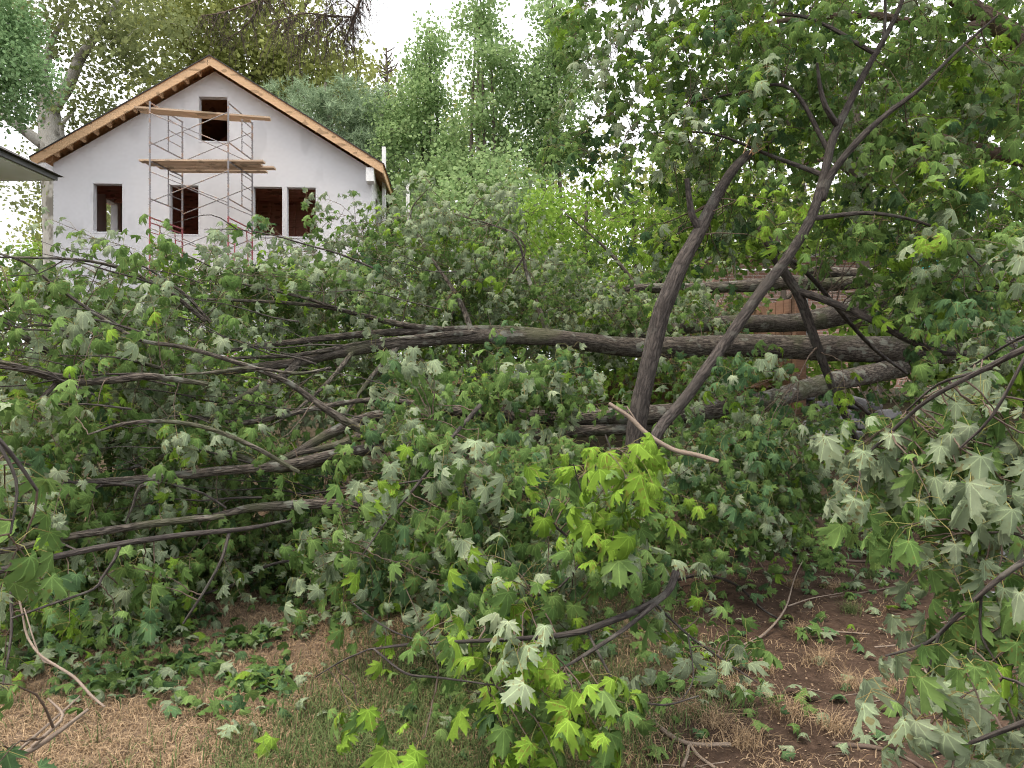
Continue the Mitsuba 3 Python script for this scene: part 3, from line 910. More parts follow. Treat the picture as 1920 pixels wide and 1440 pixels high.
# bare-topped tree between pines and poplars
rng = np.random.default_rng(70)
key = key_of('bare_topped_tree')
m = [tube(spline(R([(728, 500, 37, .22), (727, 250, 37, .14), (724, 90, 37, .04)]), 0.4), 7, 0.1)]
bare = []
for q in range(26):
    y = rng.uniform(90, 190); sd = rng.choice([-1, 1]); L = rng.uniform(8, 22)
    bare.append(tube(spline(R([(726, y, 37, .04), (726 + sd * L * .7, y - 6, 37 + rng.uniform(-.5, .5), .028), (726 + sd * L, y - rng.uniform(10, 22), 37 + rng.uniform(-1, 1), .012)]), 0.3), 5))
v, f, uv = joined(m); put(key + '__trunk', (v, f), 'grey_bark', smooth=True, uv=uv)
v, f, uv = joined(bare); put(key + '__branches', (v, f), 'grey_bark', smooth=True, uv=uv, stuff=True)
A = in_blobs(rng, [blob(725, 200, 37, 60, 60, 2), blob(690, 130, 38, 25, 40, 2, .6), blob(745, 270, 36, 60, 50, 2)], 4)
v, f, uv = crown_leaves(rng, A, 24, 0.45, 0.2)
put(key + '__foliage', (v, f), 'oak_leaf_skin', uv=uv, stuff=True)
tag(key, 'tree with a bare dead twiggy top between the pines and the poplars', 'tree')


def poplar(label, px, Yd, top, bottom, half, seed, stems):
    rng = np.random.default_rng(seed)
    limbs = []
    for q in range(stems):
        o = (q - (stems - 1) / 2) * 16
        limbs.append(R([(px + o * 1.2, 640, Yd, .11), (px + o, 380, Yd, .08), (px + o * 0.7 + rng.uniform(-6, 6), 180, Yd, .05), (px + o * .3, top - 10, Yd, .02)]))
    B = []
    for q in range(17):
        f = q / 16
        y = top + (bottom - top) * f
        h = half * min(1, 0.30 + 1.3 * f) * rng.uniform(0.75, 1.1)
        B.append(blob(px + rng.uniform(-.8, .8) * h, y, Yd + rng.uniform(-1, .6), h * rng.uniform(.45, .9), 26, 1.1, rng.uniform(.7, 1.1)))
    bg_tree('poplar_tree', label, limbs, B, 11, 42, 0.29, 0.15, 'poplar_leaf_skin', 'grey_bark', seed, group=None, wood='stem')


poplar('slender bright green poplar on the left of the three, its tip against open sky', 805, 30, 60, 330, 78, 21, 3)
poplar('tallest bright green poplar in the middle of the three', 905, 28, -50, 330, 100, 22, 4)
poplar('bright green poplar on the right of the three, partly behind the near leaves', 1035, 28.5, -30, 300, 80, 23, 3)
bg_tree('undergrowth_tree', 'green leafy undergrowth tree filling the gap below the poplars',
        [R([(850, 720, 25, .2), (870, 480, 25, .15), (880, 340, 25, .05)])],
        [blob(830, 380, 25, 120, 60, 2), blob(960, 350, 25, 90, 60, 2), blob(760, 425, 28, 80, 60, 2), blob(900, 440, 24, 160, 60, 2)],
        10, 40, 0.32, 0.15, 'poplar_leaf_skin', 'grey_bark', 24)
bg_tree('bright_bush', 'bright yellow green bush glowing behind the fallen crown right of centre',
        [R([(1090, 800, 14, .08), (1095, 560, 14, .06), (1100, 380, 14, .03)]), R([(1000, 700, 14, .05), (990, 520, 14, .04), (985, 400, 14, .02)]), R([(1180, 700, 14, .05), (1190, 520, 14, .04), (1190, 400, 14, .02)])],
        [blob(1090, 420, 14, 150, 85, 1.2), blob(1000, 430, 14, 90, 75, 1), blob(1190, 450, 13.6, 90, 90, 1), blob(1110, 520, 13.4, 150, 60, 1), blob(980, 530, 13.4, 90, 60, 1)],
        20, 30, 0.17, 0.085, 'bush_leaf_skin', 'grey_bark', 25, wood='stem')
bg_tree('canopy_tree', 'leafy tree closing the view behind the leaning stems at the upper right',
        [R([(1640, 760, 13, .2), (1620, 400, 13, .17), (1590, 150, 13, .12), (1580, -100, 13, .05)]), R([(1610, 330, 13, .1), (1450, 200, 12.6, .07), (1330, 60, 12.4, .03)]), R([(1600, 260, 13, .1), (1760, 140, 12.6, .07), (1880, 20, 12.4, .03)])],
        [blob(1300, 180, 13, 140, 150, 1.4, .3), blob(1480, 130, 13, 170, 150, 1.5, .35), blob(1700, 200, 13, 200, 150, 1.6), blob(1850, 380, 12.5, 150, 160, 1.5), blob(1620, 370, 13, 160, 90, 1.4), blob(1340, 350, 13.5, 120, 90, 1.2), blob(1900, 120, 12.5, 120, 150, 1.4), blob(1800, 520, 13, 170, 80, 1.2), blob(1420, 430, 14, 110, 50, 1)],
        13, 22, 0.24, 0.13, 'canopy_leaf_skin', 'grey_bark', 26, sag=0.03)
bg_tree('hedge_shrub', 'green shrub growth showing below the main fallen trunk left of centre',
        [R([(620, 860, 11, .04), (620, 700, 11, .04), (630, 560, 11, .02)]), R([(900, 860, 11, .04), (900, 700, 11, .04), (900, 560, 11, .02)])],
        [blob(480, 620, 11.5, 260, 110, .8), blob(780, 600, 11.5, 240, 130, .8), blob(1050, 620, 11.5, 200, 110, .8), blob(250, 640, 12, 260, 90, .8), blob(600, 740, 10.4, 300, 60, .6), blob(950, 740, 10.4, 250, 60, .6), blob(150, 720, 11, 260, 80, .8), blob(1250, 680, 9.4, 220, 50, .4), blob(1450, 690, 9.3, 160, 40, .35), blob(1120, 720, 9.3, 160, 40, .35), blob(1600, 650, 9.6, 90, 35, .35, .7)],
        19, 20, 0.17, 0.10, 'bush_leaf_skin', 'grey_bark', 29, wood='stem')
bg_tree('young_tree', 'young leafy tree hiding most of the brick house behind the leaning stems',
        [R([(1480, 800, 10.6, .05), (1470, 560, 10.6, .04), (1450, 380, 10.6, .02)]), R([(1475, 560, 10.6, .03), (1600, 440, 10.6, .02), (1680, 390, 10.6, .01)])],
        [blob(1330, 440, 10.8, 100, 70, .6), blob(1430, 430, 10.8, 100, 60, .6), blob(1560, 430, 10.8, 90, 40, .5, .8), blob(1680, 430, 10.6, 90, 60, .6), blob(1290, 520, 10.8, 80, 40, .5, .8), blob(1700, 490, 10.5, 50, 30, .4, .7), blob(1440, 500, 10.8, 50, 20, .4, .5), blob(1620, 560, 10.3, 90, 40, .4, .9), blob(1400, 570, 9.9, 60, 25, .3, .6), blob(1280, 600, 10.2, 80, 35, .4, .8), blob(1560, 470, 10.6, 60, 30, .4, .4), blob(1650, 620, 10, 80, 30, .4, .8)],
        24, 18, 0.17, 0.11, 'canopy_leaf_skin', 'grey_bark', 30)
bg_tree('dark_shrub', 'dark leafy shrub behind the right end of the fallen trunks',
        [R([(1850, 860, 9.6, .05), (1840, 700, 9.6, .04), (1830, 560, 9.6, .02)])],
        [blob(1850, 650, 9.6, 130, 120, .7), blob(1720, 560, 10.6, 100, 60, .6, .6), blob(1950, 560, 9.6, 90, 160, .7), blob(2120, 640, 9.4, 170, 130, .8), blob(2050, 800, 7.6, 120, 70, .5), blob(2250, 860, 7.0, 160, 90, .6), blob(1720, 690, 9.6, 110, 50, .5, 1), blob(1560, 690, 9.9, 80, 40, .4, .9), blob(1640, 640, 10.2, 110, 50, .4, 1)],
        26, 16, 0.15, 0.12, 'canopy_leaf_skin', 'grey_bark', 27)
bg_tree('distant_bush', 'small pale green bush at the foot of the sky beside the left wall corner',
        [R([(75, 720, 40, .1), (75, 520, 40, .08), (75, 470, 40, .03)])],
        [blob(75, 482, 40, 36, 24, 1.2), blob(20, 540, 40, 60, 25, 1.5), blob(110, 520, 40, 60, 30, 1.5)], 6, 30, .3, .2, 'bush_leaf_skin', 'grey_bark', 28)
for q, (px, Yd, top, hw, lb) in enumerate([(250, 60, 330, 260, 'far tree mass behind the left part of the white house'), (900, 55, 130, 260, 'far tree behind the poplars'), (1500, 30, 200, 340, 'far tree behind the upper right canopy'), (1250, 34, 260, 200, 'far tree seen between poplars and leaning stems')]):
    bg_tree('far_tree', lb, [R([(px, 720, Yd, .4), (px, 480, Yd, .3), (px, top, Yd, .1)])],
            [blob(px, (top + 640) / 2, Yd, hw, (640 - top) / 2, 3), blob(px - hw * .5, 560, Yd, hw * .6, 90, 3), blob(px + hw * .5, 560, Yd, hw * .6, 90, 3)], 1.6 if Yd > 50 else 3.2, 24, .7 if Yd > 50 else .45, .34 if Yd > 50 else .22, 'oak_leaf_skin', 'grey_bark', 40 + q)
# dark hanging conifer twigs at the top
def conifer_branch(label, rows_list, n, seed, hang=0.25):
    rng = np.random.default_rng(seed)
    key = key_of('conifer_branch')
    qs = [spline(R(r), 0.05) for r in rows_list]
    v, f, uv = joined([tube(q, 7, 0.1) for q in qs])
    put(key + '__limb', (v, f), 'twig_bark', smooth=True, uv=uv)
    nodes, nrad = nodes_of(qs)
    base = nodes[rng.integers(0, len(nodes), n)]
    d = unit(rng.normal(0, 0.6, (n, 3)) + [0, 0, -0.9])
    L = hang * rng.uniform(0.4, 1.5, n)
    K = 7
    s = np.linspace(0, 1, K)
    pts = base[:, None] + d[:, None] * (L[:, None] * s)[..., None] + rng.normal(0, .008, (n, K, 3))
    pts[..., 2] -= L[:, None] * 0.5 * s**2
    v, f, uv = tubes_batch(pts, np.linspace(.0035, .0015, K)[None].repeat(n, 0), 3)
    put(key + '__twigs', (v, f), 'twig_bark', smooth=True, stuff=True)
    sel = rng.random(n) < 0.8
    pp = pts[sel]
    M = 42
    k = rng.uniform(0.15, 0.999, (len(pp), M)) * (K - 1)
    k0 = k.astype(int)
    fr_ = (k - k0)[..., None]
    ii = np.arange(len(pp))[:, None]
    c = (pp[ii, k0] * (1 - fr_) + pp[ii, np.minimum(k0 + 1, K - 1)] * fr_).reshape(-1, 3)
    dd = unit(rng.normal(0, 1, c.shape) + [0, 0, -0.5]); sd = unit(np.cross(dd, rng.normal(0, 1, c.shape)))
    Ln = rng.uniform(.018, .034, (len(c), 1))
    v = np.stack([c - sd * .0016, c + sd * .0016, c + dd * Ln], 1).reshape(-1, 3)
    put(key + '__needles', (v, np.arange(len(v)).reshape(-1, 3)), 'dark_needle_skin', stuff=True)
    tag(key, label, 'branch')


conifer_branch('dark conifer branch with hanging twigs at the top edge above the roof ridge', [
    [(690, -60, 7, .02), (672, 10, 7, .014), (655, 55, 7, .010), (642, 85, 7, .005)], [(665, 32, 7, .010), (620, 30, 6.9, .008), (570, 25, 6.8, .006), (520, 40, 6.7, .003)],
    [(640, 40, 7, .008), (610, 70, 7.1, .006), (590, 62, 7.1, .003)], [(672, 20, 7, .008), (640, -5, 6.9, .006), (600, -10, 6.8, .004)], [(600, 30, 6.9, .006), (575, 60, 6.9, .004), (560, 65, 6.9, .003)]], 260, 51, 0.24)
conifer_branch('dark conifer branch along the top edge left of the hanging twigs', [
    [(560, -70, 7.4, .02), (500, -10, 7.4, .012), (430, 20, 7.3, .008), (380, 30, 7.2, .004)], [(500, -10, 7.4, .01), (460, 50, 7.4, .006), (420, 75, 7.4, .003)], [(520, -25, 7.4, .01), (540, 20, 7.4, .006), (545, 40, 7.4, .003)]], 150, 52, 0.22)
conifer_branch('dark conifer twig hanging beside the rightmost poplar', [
    [(1240, -60, 8, .02), (1180, 40, 8, .012), (1130, 95, 8, .008), (1075, 110, 8, .004)], [(1150, 70, 8, .008), (1135, 115, 8, .004), (1140, 130, 8, .003)], [(1110, -40, 8, .01), (1095, 0, 8, .006), (1085, 40, 8, .003)]], 110, 53, 0.2)

# ---------------------------------------------------------------- fallen and leaning maples
def limb_set(thing, specs, bark='maple_bark', seed=0):
    """specs: (part name, rows (px, py, depth, radius), sides). Returns the sampled limbs."""
    out = []
    for k, (nm, rows, sides) in enumerate(specs):
        q = wood_part(thing, nm, R(rows), bark, sides, 0.22 if sides > 9 else 0.12, 0.035 if sides > 9 else 0.05, seed + k)
        out.append(q)
    return out


# the largest: its trunk runs across the picture
t1 = key_of('fallen_maple')
L1 = limb_set(t1, [
    ('trunk', [(2230, 770, 9.4, 0.2760), (2110, 705, 9.0, 0.2024), (1970, 668, 8.65, 0.1748), (1840, 655, 8.3, 0.1582), (1760, 655, 8.05, 0.1503), (1620, 655, 7.7, 0.1305), (1400, 648, 7.4, 0.1108), (1200, 652, 7.1, 0.0910), (1060, 636, 6.8, 0.0696), (960, 633, 6.7, 0.0633), (860, 632, 6.6, 0.0593), (740, 645, 6.4, 0.0523), (640, 660, 6.2, 0.0443), (550, 680, 6.05, 0.0364), (470, 690, 5.9, 0.0316), (385, 702, 5.75, 0.0237)], 20),
    ('limb', [(1120, 642, 6.95, .07), (1040, 628, 6.85, .05), (940, 618, 6.75, .038), (820, 619, 6.6, .034), (680, 627, 6.4, .030), (560, 640, 6.15, .024), (470, 650, 5.95, .017), (390, 668, 5.8, .009)], 12),
    ('limb', [(950, 622, 6.72, .03), (860, 626, 6.55, .025), (700, 641, 6.3, .020), (560, 665, 6.0, .016), (440, 672, 5.8, .011), (330, 690, 5.6, .005)], 10),
    ('limb', [(830, 618, 6.6, .03), (760, 610, 6.5, .026), (690, 594, 6.35, .022), (620, 577, 6.2, .018), (540, 568, 6.0, .014), (440, 563, 5.8, .011), (352, 561, 5.6, .006)], 10),
    ('limb', [(640, 580, 6.25, .014), (560, 556, 6.0, .012), (490, 540, 5.9, .010), (440, 527, 5.8, .008), (395, 500, 5.75, .006), (350, 478, 5.7, .006), (325, 462, 5.7, .004)], 8),
    ('limb', [(560, 675, 6.05, .036), (545, 695, 5.95, .032), (510, 715, 5.8, .026), (470, 735, 5.6, .02), (420, 760, 5.4, .012)], 12),
    ('limb', [(665, 655, 6.25, .022), (630, 700, 6.0, .018), (590, 740, 5.8, .014), (540, 780, 5.6, .01), (500, 800, 5.5, .005)], 8),
    ('limb', [(745, 650, 6.4, .028), (728, 670, 6.3, .022), (690, 715, 6.1, .017), (655, 765, 5.9, .011), (640, 790, 5.8, .006)], 8),
    ('limb', [(890, 640, 6.6, .03), (860, 560, 6.8, .02), (800, 470, 7.0, .013), (770, 400, 7.1, .008), (810, 345, 7.1, .004)], 8),
    ('limb', [(1030, 635, 6.8, .03), (990, 520, 7.2, .018), (960, 440, 7.4, .010), (850, 400, 7.5, .005)], 8),
    ('limb', [(960, 515, 6.9, .010), (985, 470, 6.8, .008), (960, 435, 6.8, .006), (905, 420, 6.9, .003)], 6),
])
# the crown on the left, reaching towards the camera
t2 = key_of('toppled_maple')
L2 = limb_set(t2, [
    ('limb', [(800, 830, 5.35, 0.0440), (745, 824, 5.2, 0.0384), (700, 815, 5.05, 0.0320), (640, 785, 4.95, 0.0264), (590, 752, 4.9, 0.0224), (545, 720, 4.85, 0.0192), (490, 695, 4.75, 0.0160), (420, 672, 4.7, 0.0136), (340, 650, 4.65, 0.0128), (270, 640, 4.6, 0.0120), (220, 615, 4.55, 0.0112), (130, 555, 4.5, 0.0096), (85, 522, 4.45, 0.0088), (45, 491, 4.4, 0.0080), (-40, 465, 4.3, 0.0056)], 12),
    ('limb', [(385, 602, 5.3, 0.0153), (330, 556, 5.2, 0.0145), (290, 532, 5.1, 0.0127), (240, 508, 4.95, 0.0110), (170, 490, 4.75, 0.0093), (90, 484, 4.5, 0.0076), (-20, 482, 4.2, 0.0051)], 10),
    ('limb', [(395, 605, 5.35, .013), (350, 555, 5.3, .011), (305, 522, 5.25, .009), (270, 500, 5.2, .006), (225, 487, 5.2, .003)], 6),
    ('limb', [(390, 720, 4.6, 0.0145), (280, 706, 4.5, 0.0217), (220, 712, 4.45, 0.0217), (130, 716, 4.4, 0.0202), (40, 692, 4.3, 0.0173), (-60, 680, 4.2, 0.0145)], 14),
    ('limb', [(140, 708, 4.35, .016), (80, 700, 4.25, .015), (30, 685, 4.2, .013), (-40, 670, 4.1, .01)], 8),
    ('limb', [(110, 712, 4.4, .016), (80, 745, 4.3, .013), (40, 768, 4.2, .012), (-20, 785, 4.1, .01)], 8),
    ('limb', [(90, 660, 4.7, .018), (40, 628, 4.5, .018), (0, 597, 4.4, .018), (-60, 560, 4.3, .016)], 10),
    ('limb', [(300, 690, 4.9, .012), (200, 660, 4.7, .012), (100, 612, 4.6, .008), (20, 616, 4.5, .008), (-30, 622, 4.4, .006)], 8),
    ('limb', [(620, 690, 5.0, .010), (560, 700, 4.7, .010), (470, 690, 4.55, .009), (400, 698, 4.45, .008), (310, 704, 4.4, .004)], 6),
    ('limb', [(560, 885, 4.3, .012), (470, 835, 4.2, .012), (380, 800, 4.1, .011), (300, 790, 4.0, .010), (230, 795, 3.9, .009), (165, 815, 3.85, .004)], 8),
])
# lower fallen tree: trunks below the first
t3 = key_of('fallen_maple')
L3 = limb_set(t3, [
    ('trunk', [(1690, 690, 7.9, .10), (1560, 716, 7.0, .09), (1430, 752, 6.3, .078), (1340, 768, 6.15, .080), (1250, 776, 6.0, .075), (1100, 781, 5.85, .066), (1000, 784, 5.75, .06), (890, 772, 5.7, .056), (800, 776, 5.65, .05), (700, 782, 5.5, .044), (620, 812, 5.3, .036), (550, 852, 5.1, .026), (480, 880, 4.9, .016)], 18),
    ('limb', [(1260, 800, 6.1, 0.0492), (1100, 808, 5.8, 0.0476), (960, 820, 5.55, 0.0459), (860, 826, 5.4, 0.0443), (795, 827, 5.3, 0.0426), (700, 842, 5.1, 0.0394), (620, 854, 4.95, 0.0361), (560, 868, 4.85, 0.0328), (500, 877, 4.75, 0.0295), (420, 882, 4.65, 0.0279), (330, 892, 4.55, 0.0271), (260, 900, 4.5, 0.0262), (138, 908, 4.4, 0.0246)], 16),
    ('limb', [(760, 818, 5.3, .04), (690, 815, 5.25, .034), (640, 832, 5.2, .026), (560, 850, 5.1, .016)], 12),
    ('limb', [(300, 905, 4.5, .013), (262, 912, 4.45, .012), (250, 945, 4.35, .008), (235, 980, 4.3, .004)], 6),
    ('limb', [(700, 945, 4.9, .03), (600, 945, 4.85, .032), (540, 948, 4.8, .030), (475, 952, 4.75, .026), (400, 968, 4.6, .018)], 12),
    ('limb', [(420, 968, 4.4, 0.0160), (320, 978, 4.3, 0.0208), (200, 995, 4.15, 0.0208), (110, 1010, 4.05, 0.0192), (20, 1030, 3.95, 0.0160), (-60, 1045, 3.8, 0.0144)], 12),
    ('limb', [(640, 860, 5.0, .026), (520, 880, 5.0, .022), (430, 850, 4.95, .018), (330, 850, 4.9, .016), (240, 880, 4.85, .01)], 10),
    ('limb', [(900, 780, 5.7, .03), (700, 750, 5.4, .018), (480, 790, 5.1, .018), (420, 790, 5.0, .016), (330, 775, 4.9, .008)], 8),
])
# third fallen tree behind
t4 = key_of('fallen_maple')
L4 = limb_set(t4, [
    ('trunk', [(2280, 720, 11.0, .26), (2160, 610, 10.7, .21), (2010, 548, 10.25, .18), (1860, 530, 9.8, .17), (1790, 528, 9.6, .17), (1690, 535, 9.3, .16), (1640, 558, 9.1, .15), (1580, 588, 8.9, .13), (1500, 604, 8.7, .105), (1420, 606, 8.6, .095), (1330, 608, 8.5, .085), (1240, 622, 8.3, .07), (1150, 640, 8.1, .05)], 18),
    ('limb', [(1700, 530, 9.3, .10), (1640, 527, 9.2, .085), (1560, 533, 9.1, .08), (1480, 530, 9.0, .078), (1390, 537, 8.9, .07), (1290, 541, 8.8, .062), (1200, 541, 8.7, .056), (1090, 548, 8.6, .046), (980, 562, 8.5, .03), (880, 575, 8.4, .015)], 16),
    ('limb', [(1650, 520, 9.4, .08), (1590, 513, 9.4, .075), (1520, 508, 9.3, .065), (1490, 497, 9.3, .05), (1470, 470, 9.2, .03)], 14),
    ('limb', [(1200, 545, 8.7, .03), (1140, 470, 8.8, .018), (1060, 400, 8.9, .008)], 8),
    ('limb', [(1130, 552, 8.5, .016), (1080, 570, 8.4, .014), (1040, 610, 8.3, .008)], 8),
])
# leaning stems
t5 = key_of('leaning_maple')
L5 = limb_set(t5, [
    ('trunk', [(1188, 860, 4.95, 0.0651), (1194, 800, 4.92, 0.0616), (1203, 745, 4.9, 0.0590), (1218, 680, 4.9, 0.0572), (1238, 595, 4.9, 0.0563), (1252, 555, 4.9, 0.0546), (1280, 490, 4.95, 0.0493), (1308, 440, 5.0, 0.0440), (1345, 365, 5.1, 0.0370), (1378, 315, 5.15, 0.0317), (1404, 288, 5.2, 0.0264)], 18),
    ('limb', [(1316, 440, 5.0, .026), (1298, 405, 4.98, .024), (1292, 370, 4.96, .020), (1288, 335, 4.94, .016)], 10),
], 'young_bark', 40)
sp = np.random.default_rng(3)
tip, ax = L5[0][-1, :3], unit(L5[0][-1, :3] - L5[0][-4, :3])
bits = []
for q in range(9):
    o = tip + unit(np.cross(ax, sp.normal(0, 1, 3))) * sp.uniform(.004, .022) - ax * .05
    bits.append(trimesh.creation.cone(radius=sp.uniform(.005, .010), height=sp.uniform(.09, .24), sections=5, transform=trimesh.geometry.align_vectors([0, 0, 1], unit(ax + sp.normal(0, .16, 3)))))
    bits[-1].apply_translation(o)
put(t5 + '__torn_end', cat(bits), 'torn_wood')
t6 = key_of('leaning_maple')
L6 = limb_set(t6, [
    ('trunk', [(1190, 880, 4.55, 0.0355), (1208, 858, 4.55, 0.0355), (1240, 800, 4.6, 0.0355), (1290, 740, 4.65, 0.0355), (1358, 645, 4.7, 0.0355), (1425, 550, 4.75, 0.0348), (1475, 485, 4.8, 0.0340), (1520, 410, 4.85, 0.0309), (1545, 330, 4.9, 0.0278), (1562, 260, 4.95, 0.0263), (1590, 200, 5.0, 0.0232), (1625, 130, 5.0, 0.0193), (1665, 60, 5.0, 0.0162), (1692, 0, 5.0, 0.0132), (1720, -80, 5, 0.0093), (1760, -170, 5, 0.0046)], 16),
    ('limb', [(1540, 375, 4.88, .028), (1560, 325, 4.85, .025), (1610, 262, 4.8, .021), (1665, 212, 4.8, .016), (1720, 170, 4.75, .013), (1790, 100, 4.7, .010), (1870, 30, 4.6, .006)], 10),
    ('limb', [(1568, 232, 4.95, .022), (1548, 200, 4.9, .018), (1538, 165, 4.9, .014), (1532, 118, 4.85, .008)], 8),
    ('limb', [(1655, 85, 5.0, .014), (1660, 30, 5.1, .010), (1658, -40, 5.1, .006)], 6),
    ('limb', [(1555, 285, 4.95, .018), (1480, 165, 5.1, .012), (1380, 175, 5.3, .009), (1260, 200, 5.5, .004)], 8),
    ('limb', [(1548, 330, 4.9, .018), (1440, 290, 5.2, .012), (1330, 250, 5.4, .008), (1200, 250, 5.6, .004)], 8),
    ('limb', [(1640, 100, 5.0, .016), (1500, 30, 5.3, .012), (1340, 40, 5.6, .008), (1180, 60, 5.8, .004)], 8),
    ('limb', [(1520, 410, 4.85, .018), (1640, 400, 4.8, .012), (1760, 430, 4.7, .008), (1840, 500, 4.6, .004)], 8),
], 'young_bark', 50)
t7 = key_of('leaning_maple')
L7 = limb_set(t7, [
    ('trunk', [(1425, 425, 5.2, .022), (1440, 455, 5.2, .032), (1465, 500, 5.25, .034), (1498, 555, 5.3, .034), (1518, 610, 5.35, .033), (1540, 670, 5.4, .030), (1566, 740, 5.5, .026), (1590, 790, 5.6, .024), (1606, 825, 5.7, .022)], 14),
    ('limb', [(1492, 545, 5.3, .026), (1540, 560, 5.2, .026), (1590, 580, 5.1, .025), (1640, 603, 5.0, .022), (1700, 636, 4.95, .020), (1760, 660, 4.9, .016), (1830, 668, 4.8, .008)], 10),
    ('limb', [(1490, 490, 5.25, .016), (1530, 530, 5.5, .016), (1580, 590, 5.7, .016), (1640, 655, 5.9, .014), (1700, 700, 6.1, .010)], 8),
    ('limb', [(1560, 725, 5.5, .016), (1610, 760, 5.6, .016), (1650, 795, 5.8, .014), (1680, 830, 6.0, .01)], 8),
], 'young_bark', 60)
# big limbs of the standing tree outside the right edge
t8 = key_of('overhanging_tree')
L8 = limb_set(t8, [
    ('trunk', [(2500, 900, 8.5, .42), (2440, 600, 8.4, .38), (2330, 300, 8.2, .34), (2200, 60, 8, .28), (2100, -200, 7.8, .2)], 16),
    ('limb', [(2300, 250, 8.1, .20), (2100, 170, 7.7, .15), (1960, 110, 7.5, .115), (1905, 70, 7.4, .105), (1850, 35, 7.3, .09), (1800, 0, 7.2, .08), (1700, -70, 7.1, .06), (1560, -150, 7, .03)], 14),
    ('limb', [(2380, 420, 8.2, .17), (2150, 360, 7.7, .11), (1990, 312, 7.4, .082), (1920, 298, 7.3, .074), (1830, 280, 7.2, .062), (1760, 262, 7.1, .055), (1700, 254, 7.0, .048), (1650, 266, 7.0, .038), (1590, 285, 7.0, .026), (1500, 310, 7.0, .012)], 14),
    ('limb', [(1850, 40, 7.3, .05), (1780, 55, 7.2, .04), (1650, 30, 7.1, .034), (1560, 30, 7.0, .028), (1460, 40, 6.9, .02), (1380, 60, 6.8, .012), (1290, 85, 6.8, .006)], 10),
], 'brown_bark', 70)

lt = np.random.default_rng(321)
THIN = []
for q in range(34):
    px, py = lt.uniform(150, 900), lt.uniform(500, 960)
    Ys = 4.05 + 1.45 * px / 700 - (0.25 if py > 700 else 0) + lt.uniform(-.15, .25)
    dx, dy, bow = -lt.uniform(160, 420), lt.uniform(-90, 50), lt.uniform(-16, 9)
    r0 = lt.uniform(.004, .0085)
    rows = [(px + dx * f_, py + dy * f_ + bow * 4 * f_ * (1 - f_) + lt.normal(0, 4), Ys - .35 * f_, r0 * (1 - .75 * f_)) for f_ in (0, .2, .4, .6, .8, 1)]
    own_ = t2 if px < 560 else t1
    THIN.append(wood_part(own_, 'branch', R(rows), 'young_bark', 7, .08, .06, q))
    k_ = lt.integers(1, 5)
    p0_ = rows[k_]
    sg = lt.choice([-1, 1])
    THIN.append(wood_part(own_, 'branch', R([(p0_[0], p0_[1], p0_[2], r0 * .5), (p0_[0] - 50, p0_[1] + sg * 28, p0_[2] - .05, r0 * .4), (p0_[0] - 120, p0_[1] + sg * 40 + lt.normal(0, 12), p0_[2] - .1, r0 * .2)]), 'young_bark', 6, .05, .06, q))
for q in THIN:
    BARE.append((q, .065, .15))
for q, w, kp in [(L1[0][25:], .105, .15), (L1[1], .08, .1), (L1[2], .06, .2), (L1[3], .09, .1), (L1[4], .07, .25), (L1[5], .08, .3), (L1[6], .07, .3), (L1[7], .09, .15), (L2[0], .10, .08), (L2[1], .09, .08), (L2[2], .05, .3), (L2[3], .09, .2),
                 (L2[4], .07, .2), (L2[5], .07, .2), (L2[6], .07, .2), (L2[8], .05, .3), (L2[9], .06, .2), (L3[0][:70], .14, .12), (L3[0][70:], .11, .4), (L3[1], .09, .25), (L3[2], .09, .2), (L3[4], .08, .4), (L3[5], .07, .35), (L3[6], .06, .5),
                 (L4[0], .13, .2), (L4[1], .10, .2), (L4[2], .10, .15), (L5[0], .12, .10), (L5[1], .07, .3), (L6[0], .10, .10), (L6[1], .07, .25), (L6[2], .07, .3), (L7[0], .09, .12), (L7[1], .07, .15), (L7[2], .06, .2), (L7[3], .06, .3), (L8[1], .16, .2), (L8[2], .16, .2), (L8[3], .10, .3)]:
    BARE.append((q, w, kp))
rg = np.random.default_rng(100)
maple(t1, rg, L1, [blob(620, 560, 6.8, 200, 70, .8), blob(860, 510, 7.4, 200, 130, 1.0), blob(745, 458, 8.0, 105, 55, .8), blob(560, 480, 7.2, 110, 45, .6, .8), blob(870, 400, 7.6, 60, 50, .6, 0.9), blob(800, 350, 7.3, 22, 25, .2, 1.2), blob(650, 420, 7.9, 50, 35, .5, .8),
                   blob(980, 550, 7.8, 150, 60, .8), blob(480, 545, 6.3, 170, 55, .6), blob(700, 700, 6.6, 220, 60, .5), blob(940, 690, 7.2, 180, 60, .6), blob(1080, 600, 7.6, 160, 60, .6), blob(380, 520, 6.2, 110, 35, .5, .7), blob(1240, 600, 7.9, 160, 60, .6), blob(900, 590, 7.3, 150, 40, .5)],
      38, 0.078, 0.65, (5, 4.6, .5, .4), wind=(-.25, 0, 0), sag=.15)
